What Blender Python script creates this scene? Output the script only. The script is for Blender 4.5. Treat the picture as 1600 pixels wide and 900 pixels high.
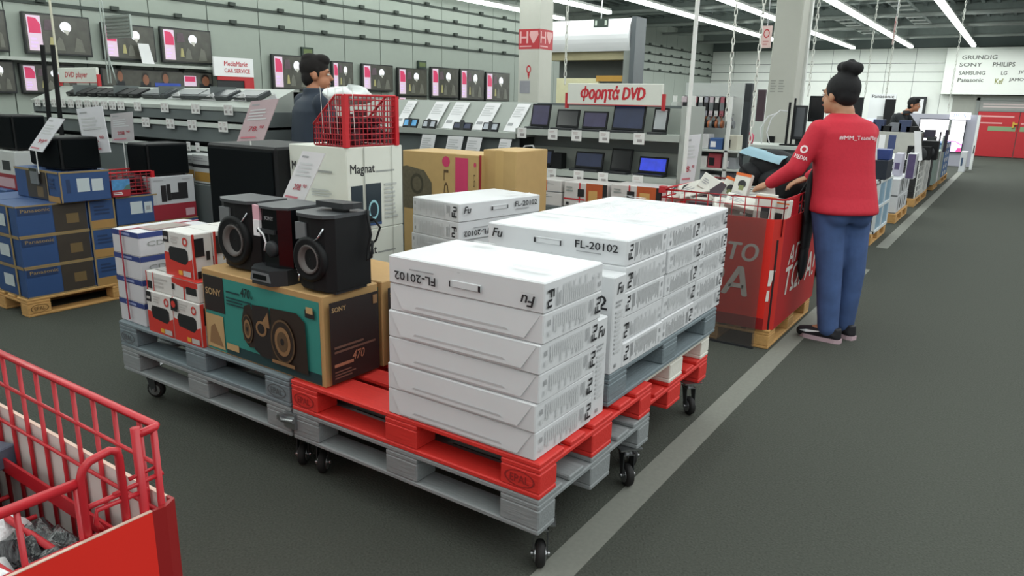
import bpy, math, random
import numpy as np
from mathutils import Vector, Matrix, Euler
SC = bpy.context.scene
COL = SC.collection
for _o in list(bpy.data.objects):
    bpy.data.objects.remove(_o)
PI = math.pi
rnd = random.Random(7)

# ------------------------------------------------------------------ camera
CAM_F, CAM_H = 1135.7, 1.43
def _cam_axes(yaw, pitch, roll):
    cy, sy = math.cos(yaw), math.sin(yaw)
    fwd = np.array([-sy*math.cos(pitch), cy*math.cos(pitch), -math.sin(pitch)])
    right = np.array([cy, sy, 0.]); down = np.cross(fwd, right)
    cr, sr = math.cos(roll), math.sin(roll)
    return np.stack([cr*right+sr*down, -sr*right+cr*down, fwd])
CR = _cam_axes(math.radians(34.038), math.radians(14.489), math.radians(-1.258)).T
cam_d = bpy.data.cameras.new('camera'); cam = bpy.data.objects.new('camera', cam_d); COL.objects.link(cam)
cam_d.sensor_width = 36.0; cam_d.lens = CAM_F/1600*36; cam_d.clip_start = .05; cam_d.clip_end = 200
_m = Matrix.Identity(4)
for _i in range(3):
    _m[_i][0] = CR[_i, 0]; _m[_i][1] = -CR[_i, 1]; _m[_i][2] = -CR[_i, 2]
_m[2][3] = CAM_H
cam.matrix_world = _m
SC.camera = cam
# survey helpers: where a sight line of the photograph meets a plane of the shop floor plan
def _ray(px, py): return CR @ np.array([px-800, py-450, CAM_F])
_O = np.array([0, 0, CAM_H])
def Zp(px, py, z=0.): d = _ray(px, py); return _O+(z-CAM_H)/d[2]*d
def Xp(px, py, x): d = _ray(px, py); return _O+x/d[0]*d
def Yp(px, py, y): d = _ray(px, py); return _O+y/d[1]*d

# ------------------------------------------------------------------ world, lights, exposure
w = bpy.data.worlds.new('world'); SC.world = w; w.use_nodes = True
w.node_tree.nodes['Background'].inputs[0].default_value = (.87, .9, .87, 1)
w.node_tree.nodes['Background'].inputs[1].default_value = .55
SC.view_settings.view_transform = 'Standard'; SC.view_settings.look = 'None'
SC.view_settings.gamma = 1.0; SC.view_settings.use_curve_mapping = False
SC.view_settings.exposure = 0.45
LIGHT_Z, LIGHT_X = 3.35, [-9.5, -7.9, -6.53, -5.0, -3.28, -1.57, .12, 1.8, 3.5, 5.2]
TUBE_STRENGTH = 7.0
def area(name, loc, sx, sy, power, rot=(0, 0, 0), col=(.96, 1, .99)):
    d = bpy.data.lights.new(name, 'AREA'); d.shape = 'RECTANGLE'; d.size = sx; d.size_y = sy; d.energy = power; d.color = col
    o = bpy.data.objects.new(name, d); COL.objects.link(o); o.location = loc; o.rotation_euler = rot
    return o
# the long rows of ceiling tubes, one lamp for a few rows each
area('lamp_rows_over_pallets', (-2.4, 3.0, 3.3), 4.2, 8.0, 66)
area('lamp_rows_behind_camera', (-1.5, -5.5, 3.3), 9.0, 6.0, 105)
area('lamp_rows_left', (-7.3, 5.0, 3.3), 3.5, 10.0, 80)
area('lamp_rows_aisle', (1.7, 5.5, 3.3), 3.6, 15.0, 330)
area('lamp_rows_middle', (-4.5, 14.0, 3.3), 9.0, 8.0, 190)
area('lamp_rows_far', (-3.0, 22.5, 3.3), 11.0, 9.0, 520)

# ------------------------------------------------------------------ materials (procedural)
MATS = {}
def srgb(h):
    h = h.lstrip('#'); c = [int(h[i:i+2], 16)/255 for i in (0, 2, 4)]
    return tuple(x/12.92 if x <= .04045 else ((x+.055)/1.055)**2.4 for x in c)
def mat(name, hexc, rough=.6, metal=0., var=.06, scale=8., bump=0., emit=None, estr=1., alpha=1., trans=0., spec=.5, stretch=None):
    if name in MATS: return MATS[name]
    m = bpy.data.materials.new(name); m.use_nodes = True
    nt = m.node_tree; b = nt.nodes['Principled BSDF']
    c = srgb(hexc)
    b.inputs['Roughness'].default_value = rough; b.inputs['Metallic'].default_value = metal
    b.inputs['Specular IOR Level'].default_value = spec
    if var or bump:
        tc = nt.nodes.new('ShaderNodeTexCoord'); n = nt.nodes.new('ShaderNodeTexNoise')
        n.inputs['Scale'].default_value = scale; n.inputs['Detail'].default_value = 3
        src = tc.outputs['Object']
        if stretch:
            mp = nt.nodes.new('ShaderNodeMapping'); mp.inputs['Scale'].default_value = stretch
            nt.links.new(src, mp.inputs[0]); src = mp.outputs[0]
        nt.links.new(src, n.inputs['Vector'])
        r = nt.nodes.new('ShaderNodeMix'); r.data_type = 'RGBA'
        r.inputs[6].default_value = (*[max(0, x*(1-var*1.6)) for x in c], 1)
        r.inputs[7].default_value = (*[min(1, x*(1+var*1.6)) for x in c], 1)
        nt.links.new(n.outputs['Fac'], r.inputs[0]); nt.links.new(r.outputs[2], b.inputs['Base Color'])
        if bump:
            bp = nt.nodes.new('ShaderNodeBump'); bp.inputs['Strength'].default_value = bump; bp.inputs['Distance'].default_value = .01
            nt.links.new(n.outputs['Fac'], bp.inputs['Height']); nt.links.new(bp.outputs[0], b.inputs['Normal'])
    else:
        b.inputs['Base Color'].default_value = (*c, 1)
    if emit:
        b.inputs['Emission Color'].default_value = (*srgb(emit), 1); b.inputs['Emission Strength'].default_value = estr
    if trans:
        b.inputs['Transmission Weight'].default_value = trans
    if alpha < 1: b.inputs['Alpha'].default_value = alpha
    MATS[name] = m
    return m
M = mat
white_card = M('white_card', 'd0d2d4', .55, var=.02)
black_ink = M('black_ink', '1c1c20', .6, var=0)
grey_ink = M('grey_ink', '9a9c9e', .6, var=0)
pale_ink = M('pale_ink', 'c3c5c6', .6, var=0)
red_ink = M('red_ink', 'b8202c', .6, var=0)
kraft = M('kraft_card', 'b08d5c', .7, var=.05, scale=20)
black_plastic = M('black_plastic', '0c0e10', .6, var=.03, spec=.3)
gloss_black = M('gloss_black', '0b0d10', .15, var=0)
dark_plastic = M('dark_plastic', '222528', .55, var=.04)
grey_plastic = M('grey_plastic', '6a6e70', .5, var=.04)
steel = M('steel', 'a8aaac', .3, metal=.9, var=.03)
white_plastic = M('white_plastic', 'd8dad6', .4, var=.02)
shelf_white = M('shelf_white', 'bcc2bc', .45, var=.03)
red_wire_m = M('red_wire', 'b5202a', .35, var=.05, scale=30)
paper_white = M('paper_white', 'e2e2e4', .5, var=.02)
rubber = M('black_rubber', '101010', .7, var=.05)

# ------------------------------------------------------------------ mesh builder
def basis(p0, p1):
    p0, p1 = Vector(p0), Vector(p1); a = (p1-p0); L = a.length
    a = a.normalized() if L > 1e-9 else Vector((0, 0, 1))
    t = Vector((0, 0, 1)) if abs(a.z) < .9 else Vector((1, 0, 0))
    u = a.cross(t).normalized(); v = a.cross(u).normalized()
    return p0, p1, a, u, v
class MB:
    def __init__(s): s.v = []; s.f = []; s.mi = []; s.mats = []; s.sm = []
    def slot(s, m):
        if m not in s.mats: s.mats.append(m)
        return s.mats.index(m)
    def poly(s, pts, m, smooth=False):
        i = len(s.v); s.v += [tuple(p) for p in pts]; s.f.append(tuple(range(i, i+len(pts)))); s.mi.append(s.slot(m)); s.sm.append(smooth)
    def raw(s, vs, fs, m, smooth=False):
        i = len(s.v); s.v += [tuple(p) for p in vs]; k = s.slot(m)
        for f in fs: s.f.append(tuple(i+j for j in f)); s.mi.append(k); s.sm.append(smooth)
        return s
    def box(s, x0, y0, z0, x1, y1, z1, m):
        vs = [(x, y, z) for z in (z0, z1) for y in (y0, y1) for x in (x0, x1)]
        return s.raw(vs, [(0, 2, 3, 1), (4, 5, 7, 6), (0, 1, 5, 4), (2, 6, 7, 3), (0, 4, 6, 2), (1, 3, 7, 5)], m)
    def cbox(s, x0, y0, z0, x1, y1, z1, b, m):      # box with chamfered edges
        vs = []; idx = {}
        X, Y, Zz = (x0, x1), (y0, y1), (z0, z1)
        for i in (0, 1):
            for j in (0, 1):
                for k in (0, 1):
                    sx, sy, sz = (1-2*i)*b, (1-2*j)*b, (1-2*k)*b
                    for ax, p in enumerate(((X[i], Y[j]+sy, Zz[k]+sz), (X[i]+sx, Y[j], Zz[k]+sz), (X[i]+sx, Y[j]+sy, Zz[k]))):
                        idx[(i, j, k, ax)] = len(vs); vs.append(p)
        fs = []
        g = lambda i, j, k, a: idx[(i, j, k, a)]
        for i in (0, 1):
            o = [g(i, 0, 0, 0), g(i, 1, 0, 0), g(i, 1, 1, 0), g(i, 0, 1, 0)]; fs.append(o if i else o[::-1])
            o = [g(0, i, 0, 1), g(1, i, 0, 1), g(1, i, 1, 1), g(0, i, 1, 1)]; fs.append(o[::-1] if i else o)
            o = [g(0, 0, i, 2), g(1, 0, i, 2), g(1, 1, i, 2), g(0, 1, i, 2)]; fs.append(o if i else o[::-1])
        for i in (0, 1):
            for j in (0, 1):
                q = [g(i, j, 0, 0), g(i, j, 1, 0), g(i, j, 1, 1), g(i, j, 0, 1)]; fs.append(q if (i ^ j) else q[::-1])
                q = [g(i, 0, j, 0), g(i, 1, j, 0), g(i, 1, j, 2), g(i, 0, j, 2)]; fs.append(q[::-1] if (i ^ j) else q)
                q = [g(0, i, j, 1), g(1, i, j, 1), g(1, i, j, 2), g(0, i, j, 2)]; fs.append(q if (i ^ j) else q[::-1])
        for i in (0, 1):
            for j in (0, 1):
                for k in (0, 1):
                    t = [g(i, j, k, 0), g(i, j, k, 1), g(i, j, k, 2)]; fs.append(t[::-1] if (i ^ j ^ k) == 0 else t)
        return s.raw(vs, fs, m)
    def cyl(s, p0, p1, r, m, n=8, r1=None, cap=True, smooth=True):
        p0, p1, a, u, v = basis(p0, p1); r1 = r if r1 is None else r1
        vs = [p0+(u*math.cos(2*PI*k/n)+v*math.sin(2*PI*k/n))*r for k in range(n)]+[p1+(u*math.cos(2*PI*k/n)+v*math.sin(2*PI*k/n))*r1 for k in range(n)]
        s.raw(vs, [(k, (k+1) % n, n+(k+1) % n, n+k)[::-1] for k in range(n)], m, smooth)
        if cap: s.raw(vs, [tuple(range(n)), tuple(range(2*n-1, n-1, -1))], m)
        return s
    def tube(s, pts, r, m, n=6, closed=False):
        P = [Vector(p) for p in pts]; N = len(P); rings = []; pu = None
        for i, p in enumerate(P):
            a = (P[(i+1) % N]-P[i-1]) if closed else (P[min(i+1, N-1)]-P[max(i-1, 0)])
            a.normalize()
            if pu is None:
                t = Vector((0, 0, 1)) if abs(a.z) < .9 else Vector((1, 0, 0)); u = a.cross(t).normalized()
            else:
                u = (pu-a*pu.dot(a)); u = u.normalized() if u.length > 1e-6 else a.orthogonal().normalized()
            pu = u; v = a.cross(u)
            rings.append([p+(u*math.cos(2*PI*k/n)+v*math.sin(2*PI*k/n))*r for k in range(n)])
        vs = [q for R_ in rings for q in R_]; fs = []
        for i in range(N if closed else N-1):
            j = (i+1) % N
            for k in range(n): fs.append((i*n+k, i*n+(k+1) % n, j*n+(k+1) % n, j*n+k))
        if not closed: fs += [tuple(range(n))[::-1], tuple((N-1)*n+k for k in range(n))]
        return s.raw(vs, fs, m, True)
    def lathe(s, prof, m, o=(0, 0, 0), ax=(0, 0, 1), n=20, smooth=True):   # prof [(r, t)] along axis
        p0, _, a, u, v = basis(o, Vector(o)+Vector(ax)); vs = []; fs = []
        for r, t in prof:
            for k in range(n): vs.append(p0+a*t+(u*math.cos(2*PI*k/n)+v*math.sin(2*PI*k/n))*max(r, 1e-4))
        for i in range(len(prof)-1):
            for k in range(n): fs.append((i*n+k, i*n+(k+1) % n, (i+1)*n+(k+1) % n, (i+1)*n+k))
        return s.raw(vs, fs, m, smooth)
    def ball(s, c, rx, ry, rz, m, n=12, k=8):
        vs = []; fs = []
        for i in range(k+1):
            t = PI*i/k
            for j in range(n): vs.append((c[0]+rx*math.sin(t)*math.cos(2*PI*j/n), c[1]+ry*math.sin(t)*math.sin(2*PI*j/n), c[2]+rz*math.cos(t)))
        for i in range(k):
            for j in range(n): fs.append((i*n+j, (i+1)*n+j, (i+1)*n+(j+1) % n, i*n+(j+1) % n))
        return s.raw(vs, fs, m, True)
    def prism(s, pts, axis, a0, a1, m):      # closed outline extruded along axis 0/1/2
        def P(p, a):
            q = list(p); q.insert(axis, a); return tuple(q)
        n = len(pts); vs = [P(p, a0) for p in pts]+[P(p, a1) for p in pts]
        return s.raw(vs, [tuple(range(n))[::-1], tuple(range(n, 2*n))]+[(k, (k+1) % n, n+(k+1) % n, n+k) for k in range(n)], m)
    def mesh(s, name):
        me = bpy.data.meshes.new(name); me.from_pydata(s.v, [], s.f)
        for m in s.mats: me.materials.append(m)
        me.polygons.foreach_set('material_index', s.mi); me.polygons.foreach_set('use_smooth', s.sm)
        me.update(); return me
    def build(s, name, parent=None, loc=(0, 0, 0), rot=(0, 0, 0)): return inst(name, s.mesh(name), parent, loc, rot)
def inst(name, me, parent=None, loc=(0, 0, 0), rot=(0, 0, 0)):
    o = bpy.data.objects.new(name, me); COL.objects.link(o); o.location = loc; o.rotation_euler = rot
    if parent: o.parent = parent
    return o
def tag(o, label, cat, group=None):
    o['label'] = label; o['category'] = cat
    if group: o['group'] = group
    return o
def empty(name, loc=(0, 0, 0), rz=0., label=None, cat=None, group=None):
    o = inst(name, None, None, loc, (0, 0, rz)); o.empty_display_size = .1
    if label: tag(o, label, cat, group)
    return o
def struct(o): o['kind'] = 'structure'; return o
def copy_tree(o, parent=None):
    c = o.copy(); COL.objects.link(c)
    if parent: c.parent = parent
    for ch in list(o.children): copy_tree(ch, c)
    return c
ORD = ['topmost', 'second from the top', 'third from the top', 'fourth from the top', 'fifth from the top', 'sixth from the top', 'seventh from the top', 'lowest']

# ------------------------------------------------------------------ flat print: lettering, labels, pictures on faces
_TXT = {}
def text_shape(s, shear=0., bold=.02):
    k = (s, shear, bold)
    if k in _TXT: return _TXT[k]
    cu = bpy.data.curves.new('t', 'FONT'); cu.body = s; cu.size = 1; cu.resolution_u = 2; cu.shear = shear;  cu.fill_mode = 'FRONT'
    o = bpy.data.objects.new('t', cu); COL.objects.link(o)
    dg = bpy.context.evaluated_depsgraph_get(); dg.update()
    me = o.evaluated_get(dg).to_mesh()
    vs = [(v.co.x, v.co.y) for v in me.vertices]; fs = [tuple(p.vertices) for p in me.polygons]
    o.evaluated_get(dg).to_mesh_clear(); bpy.data.objects.remove(o); bpy.data.curves.remove(cu)
    if not vs: vs = [(0, 0), (1, 0), (1, 1)]; fs = [(0, 1, 2)]
    x0 = min(v[0] for v in vs); x1 = max(v[0] for v in vs); y0 = min(v[1] for v in vs); y1 = max(v[1] for v in vs)
    r = ([((a-x0)/(x1-x0), (b-y0)/(y1-y0)) for a, b in vs], fs); _TXT[k] = r
    return r
class Face:   # a rectangle in space: origin, edge vectors, normal
    def __init__(s, o, u, v): s.o, s.u, s.v = Vector(o), Vector(u), Vector(v); s.n = s.u.cross(s.v).normalized()
    def at(s, a, b, e=0.): return s.o+s.u*a+s.v*b+s.n*e
def box_faces(w, d, h):   # centred in x,y; z from -h/2 to h/2
    x, y, z = w/2, d/2, h/2
    return {'F': Face((-x, -y, -z), (w, 0, 0), (0, 0, h)), 'R': Face((x, -y, -z), (0, d, 0), (0, 0, h)), 'L': Face((-x, y, -z), (0, -d, 0), (0, 0, h)),
            'B': Face((x, y, -z), (-w, 0, 0), (0, 0, h)), 'T': Face((-x, -y, z), (w, 0, 0), (0, d, 0)), 'D': Face((-x, y, -z), (w, 0, 0), (0, -d, 0))}
def prints(mb, faces, items, e0=.0008, de=.0006):
    for n, it in enumerate(items):
        k, F = it[0], faces[it[1]] if isinstance(it[1], str) else it[1]
        e = e0+de*n
        if k == 'r': u0, v0, u1, v1, m = it[2:7]; mb.poly([F.at(u0, v0, e), F.at(u1, v0, e), F.at(u1, v1, e), F.at(u0, v1, e)], m)
        elif k == 'p': mb.poly([F.at(a, b, e) for a, b in it[2]], it[3])
        elif k == 'e':
            uc, vc, ru, rv, m = it[2:7]; mb.poly([F.at(uc+ru*math.cos(2*PI*i/20), vc+rv*math.sin(2*PI*i/20), e) for i in range(20)], m)
        elif k == 'o':   # ring
            uc, vc, ru, rv, m = it[2:7]; q = it[7] if len(it) > 7 else .8
            for i in range(20):
                a, b = 2*PI*i/20, 2*PI*(i+1)/20
                mb.poly([F.at(uc+ru*r*math.cos(t), vc+rv*r*math.sin(t), e) for r, t in ((q, a), (1, a), (1, b), (q, b))], m)
        elif k == 't':
            s, u0, v0, u1, v1, m = it[2:8]; op = it[8] if len(it) > 8 else {}
            vs, fs = text_shape(s, op.get('shear', 0.), op.get('bold', .02)); rot = op.get('rot', 0)
            P = []
            for a, b in vs:
                if rot == 90: a, b = 1-b, a
                elif rot == 270: a, b = b, 1-a
                elif rot == 180: a, b = 1-a, 1-b
                P.append(F.at(u0+(u1-u0)*a, v0+(v1-v0)*b, e))
            bo = op.get('bold', .02)*(F.v.length*(v1-v0) if rot in (0, 180) else F.u.length*(u1-u0))
            mb.raw(P, fs, m)
            if bo > 1e-5:
                for q_, (sx_, sy_) in enumerate(((1, 0), (-1, 0), (0, .7), (0, -.7))): mb.raw([p+(F.u.normalized()*sx_+F.v.normalized()*sy_)*bo+F.n*(.0001*(q_+1)) for p in P], fs, m)
        elif k == 'l':   # bars of small print: n rows (or columns if vertical)
            u0, v0, u1, v1, cnt, m = it[2:8]; vert = len(it) > 8; r = random.Random(cnt*13+int(u0*100))
            for i in range(cnt):
                f = r.uniform(.55, 1.)
                if vert: a = u0+(u1-u0)*(i+.25)/cnt; b = u0+(u1-u0)*(i+.75)/cnt; q = (a, v0+(v1-v0)*(1-f), b, v1)
                else: a = v1-(v1-v0)*(i+.75)/cnt; b = v1-(v1-v0)*(i+.25)/cnt; q = (u0, a, u0+(u1-u0)*f, b)
                mb.poly([F.at(q[0], q[1], e), F.at(q[2], q[1], e), F.at(q[2], q[3], e), F.at(q[0], q[3], e)], m)
_CART = {}
def carton(key, w, d, h, m, items=(), bev=.004):
    if key not in _CART:
        b = MB(); b.cbox(-w/2, -d/2, -h/2, w/2, d/2, h/2, bev, m); p = None
        if items: p = MB(); prints(p, box_faces(w, d, h), items); p = p.mesh('print')
        _CART[key] = (b.mesh('carton'), p, (w, d, h))
    return key
def put_carton(name, key, loc, rot=(0, 0, 0), label=None, cat='box', group=None):     # loc = centre
    me, p, _ = _CART[key]; o = inst(name, me, None, loc, rot)
    if p: inst('print', p, o)
    if label: tag(o, label, cat, group)
    return o
# ================================================================== SETTING
carpet = M('carpet', '484b45', .95, var=.30, scale=120, bump=.6, spec=.12)
tape_m = M('floor_tape', '75776f', .8, var=.10, scale=60)
wall_m = M('wall_panel_paint', '929a92', .55, var=.02)
wall_far_m = M('far_wall_paint', 'e6eae4', .6, var=.015)
slot_m = M('wall_slot_dark', '3d4440', .8, var=0)  # dark grey of the wall slots, rails and brackets
ceil_m = M('ceiling_dark', '66706e', .9, var=.12, scale=2)
beam_m = M('ceiling_beam_paint', '8b9491', .8, var=.08)
col_m = M('column_paint', 'bdbdb4', .6, var=.02)
door_red = M('door_red', 'b3242b', .45, var=.03)
frame_grey = M('frame_grey', '7d827e', .5, var=.04)
tube_m = M('lamp_tube', 'ffffff', .4, var=0, emit='f6fff8', estr=TUBE_STRENGTH)
CEIL_Z, FAR_Y, WALL_X = 3.95, 28.0, -10.0

b = MB(); b.box(-14, -9, -.1, 9, 28.6, 0, carpet); floor = struct(b.build('floor'))
def strip(x0, x1, y0, y1):
    b = MB(); b.box(x0, y0, 0, x1, y1, .002, tape_m); return struct(b.build('trim_1'))
strip(-1.035, -.925, -1.0, 7.2); strip(-1.06, -.95, 8.45, 21.8).name = 'trim_2'
b = MB(); b.box(-14, -9, CEIL_Z, 9, 28.6, CEIL_Z+.1, ceil_m); ceil = struct(b.build('ceiling'))
# roof ribs and service pipes below the slab
for y in (6.5, 9.5, 12.5, 15.5, 18.5, 21.5, 24.5, 27.0):
    b = MB(); b.box(-14, y-.11, 3.66, 9, y+.11, CEIL_Z-.005, beam_m); b.build('beam', ceil)
for y, z in ((11.2, 3.6), (14.1, 3.55), (17.2, 3.6), (20.2, 3.58), (23.2, 3.6), (26.2, 3.56)):
    b = MB(); b.cyl((-14, y, z), (9, y, z), .045, M('pipe_paint', '9aa09c', .4, var=.03), 8); b.build('pipe', ceil)
b = MB()
for x in np.arange(-13.5, 8.8, .3):
    b.box(x, -3, CEIL_Z-.07, x+.07, 27.9, CEIL_Z-.003, ceil_m)
rb = b.build('roof_ribs', ceil); rb['kind'] = 'stuff'

def panelled(name, face_x, y0, y1, rows, step, m, thick=.12):
    b = MB(); b.box(face_x-thick, y0, 0, face_x-.012, y1, CEIL_Z, slot_m); wl = struct(b.build(name))
    n = int(round((y1-y0)/step)); st = (y1-y0)/n
    for z0, z1 in rows:
        b = MB(); b.cbox(-.012, .006, z0+.012, 0, st-.006, z1-.012, .003, m); me = b.mesh('wall_panel')
        for k in range(n): inst('wall_panel', me, wl, (face_x, y0+k*st, 0))
    b = MB(); r = random.Random(3)
    for z0, z1 in rows[1:]:
        b.box(face_x-.005, y0, z0-.03, face_x+.014, y1, z0+.012, slot_m)
    b.build('slot_rail', wl)
    b = MB()
    for z0, z1 in rows[1:]:
        for k in range(n):
            y = y0+(k+.4)*st; b.box(face_x+.014, y, z0-.0, face_x+.06, y+.10, z0+.05, slot_m)
    q = b.build('hook_brackets', wl); q['kind'] = 'stuff'
    return wl
ROWS = [(.0, 2.45), (2.45, 2.70), (2.70, 2.95), (2.95, 3.2), (3.2, 3.9)]
panelled('wall_left', WALL_X, -3.0, FAR_Y-.01, ROWS, .88, wall_m)

# far wall: white panels, three slot rails
b = MB(); b.box(-14, FAR_Y+.012, 0, 9, FAR_Y+.3, CEIL_Z, slot_m); wf = struct(b.build('wall_back'))
zs = [0, 2.30, 2.60, 2.88, 3.36]
for i in range(4):
    for k in range(10):
        x0 = -10+k*.855
        if i == 0 and x0 > -2.2: continue
        b = MB(); b.cbox(x0+.005, FAR_Y, zs[i]+.008, x0+.850, FAR_Y+.012, zs[i+1]-.008, .003, wall_far_m); b.build('wall_panel', wf)
b = MB(); b.box(-14, FAR_Y-.02, 3.37, 9, FAR_Y+.011, CEIL_Z, ceil_m); b.build('dark_gap_strip', wf)  # dark strip painted in for the dark gap between wall top and ceiling
# brand board above the exit
p0 = Yp(1481, 75, FAR_Y-.35); p1 = Yp(1481, 147, FAR_Y-.35)
bx0, bz1, bz0 = float(p0[0]), float(p0[2]), float(p1[2])
b = MB(); b.box(bx0, FAR_Y-.35, bz0, 3.6, FAR_Y-.02, bz1, M('brand_board_white', 'e9ede6', .5, var=.01)); bb = tag(b.build('brand_board'), 'wide white board of appliance logos above the red exit doors', 'sign')
ink = M('board_ink', '6a6d67', .6, var=0)
def bt(s, px0, px1, py0, py1, m=ink, sh=0.):
    b = MB(); a = Yp(px0, py1, FAR_Y-.352); c = Yp(px1, py0, FAR_Y-.352)
    prints(b, {}, [('t', Face((a[0], FAR_Y-.352, a[2]), (c[0]-a[0], 0, 0), (0, 0, c[2]-a[2])), s, 0, 0, 1, 1, m, {'shear': sh, 'bold': .04})]); b.build('logo', bb)
bt('GRUNDIG', 1503, 1559, 86, 93); bt('SONY', 1499, 1535, 98, 104); bt('PHILIPS', 1551, 1587, 97, 104)
bt('SAMSUNG', 1498, 1540, 111, 117); bt('JVC', 1591, 1606, 110, 116); bt('Panasonic', 1496, 1537, 122, 128)
bt('LG', 1564, 1574, 111, 117); bt('JAMO', 1576, 1600, 122, 128); bt('Kef', 1554, 1568, 123, 131, M('logo_olive', '8f925a', .6, var=0))

# exit: grey recess, red double doors, transom
dx0 = float(Yp(1490, 150, FAR_Y-.1)[0]); dl = float(Yp(1524, 200, FAR_Y-.1)[0]); dtop = float(Yp(1540, 174, FAR_Y-.1)[2])
b = MB(); b.box(dx0, FAR_Y-.06, 0, 3.4, FAR_Y+.011, bz0-.02, M('recess_paint', '9a9c94', .6)); struct(b.build('trim_3'))
d1 = struct(empty('door_1', (dl, FAR_Y-.07, 0)))
W = 1.12
b = MB()
for x0, x1, z0, z1 in ((-.09, 0, 0, dtop+.42), (2*W, 2*W+.09, 0, dtop+.42), (-.09, 2*W+.09, dtop+.33, dtop+.42), (-.0, 2*W, dtop, dtop+.05)):
    b.box(x0, -.06, z0, x1, 0, z1, frame_grey)
b.build('frame', d1)
b = MB(); b.box(0, -.03, dtop+.05, 2*W, -.012, dtop+.33, M('transom_grey', '8d8f8b', .4)); tr = b.build('transom', d1)
b = MB(); prints(b, {}, [('l', Face((.1, -.031, dtop+.08), (2, 0, 0), (0, 0, .2)), 0, .1, .9, .9, 2, M('transom_print', 'c9b9b6', .6, var=0))]); b.build('print', tr)
for k in (0, 1):
    b = MB(); b.cbox(k*W+.01, -.05, .02, (k+1)*W-.01, -.012, dtop-.005, .004, door_red); lf = b.build('door_leaf', d1)
    F = Face((k*W, -.051, 0), (W, 0, 0), (0, 0, dtop))
    b = MB(); its = [('l', F, .1, .86, .9, .93, 1, M('door_print', 'd69a98', .6, var=0)), ('l', F, .05, .72, .95, .78, 1, MATS['door_print'])]
    its.append(('r', F, .3, .58, .95, .68, M('green_plate', '7f9a72', .5, var=0)) if k == 0 else ('r', F, .05, .58, .5, .68, MATS['green_plate']))
    prints(b, {}, its, .002); b.build('print', lf)
b = MB(); b.box(W-.16, -.10, .92, W-.11, -.05, 1.1, M('brass_yellow', 'c9a23a', .4)); b.box(W-.16, -.12, 1.02, W-.02, -.09, 1.06, MATS['brass_yellow']); b.build('handle', d1)

# free-standing booth with a white canopy
cy = 13.6
a0 = Yp(862, 33, cy); a1 = Yp(988, 28, cy); a2 = Yp(988, 79, cy)
bk = empty('display_booth', (float(a1[0]), cy, 0), 0, 'white glossy canopy booth beyond the striped column', 'booth')
wx = float(a0[0]-a1[0])-.1; zt, zb = float(a1[2]), float(a2[2])
b = MB(); n = 8; pr = []
for i in range(n+1):
    t = i/n; pr.append((-.16*math.sin(t*PI/2)*0-.12*math.sin(PI*t), zb+(zt-zb)*t))
b.prism(pr+[(.5, zt), (.5, zb)], 0, wx, 0, M('gloss_white', 'f0f1f4', .12, var=0)); b.build('canopy', bk)
b = MB(); b.box(wx, .1, zb-.16, -.1, .5, zb, M('booth_beige', 'a59d7c', .5)); b.build('soffit', bk)
b = MB(); b.box(-.14, .0, 0, -.0, .3, zb, frame_grey); b.box(.02, -.06, 0, .12, .4, zt+.02, M('booth_post_dark', '50565a', .5)); b.build('post', bk)
b = MB(); b.box(wx, .55, 0, -.1, .62, zb, M('booth_back', '5c605e', .7)); b.build('back_panel', bk)
c0 = Yp(868, 122, cy); c1 = Yp(932, 156, cy)
b = MB(); b.box(float(c0[0]-a1[0]), .05, .0, float(c1[0]-a1[0]), .12, float(c0[2]), M('cream_panel', 'd9d5b0', .6)); b.build('cream_panel', bk)
c0 = Yp(930, 118, cy); c1 = Yp(972, 127, cy)
b = MB(); b.box(float(c0[0]-a1[0]), .04, float(c1[2]), float(c1[0]-a1[0]), .12, float(c0[2]), M('amber_panel', 'b58a3c', .6)); b.build('amber_panel', bk)
# exit sign hanging at the canopy
e0 = Yp(928, 30, 13.1); e1 = Yp(949, 42, 13.1)
b = MB(); b.box(float(e0[0]), 13.1, float(e1[2]), float(e1[0]), 13.14, float(e0[2]), M('exit_dark', '26362e', .5)); ex = tag(b.build('exit_sign'), 'dark green exit sign hanging before the white canopy', 'sign')
F = Face((float(e0[0]), 13.1, float(e1[2])), (float(e1[0]-e0[0]), 0, 0), (0, 0, float(e0[2]-e1[2])))
b = MB(); prints(b, {}, [('r', F, .1, .2, .25, .8, M('exit_pale', 'b9c4b9', .5, var=0)), ('r', F, .8, .2, .95, .8, MATS['exit_pale'])], .004); b.build('print', ex)
b = MB(); xm = float(e0[0]+e1[0])/2; b.cyl((xm, 13.12, float(e0[2])), (xm, 13.12, CEIL_Z), .01, steel, 5); b.build('hanger', ex)
# small running-figure signs on the tv wall
for px, py in ((481, 81), (660, 101)):
    p = Xp(px, py, WALL_X+.05)
    b = MB(); b.box(0, -.12, -.07, .04, .12, .07, MATS['exit_dark']); o = tag(b.build('exit_sign', None, (WALL_X+.012, float(p[1]), float(p[2]))), 'small dark exit sign high on the grey wall '+('above the man in the jacket' if px < 500 else 'above the fourth wall television'), 'sign')
    b = MB(); b.box(.041, -.09, -.04, .043, .09, .04, M('exit_green_face', '5c6b3c', .5, var=0)); b.build('face_plate', o)

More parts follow.
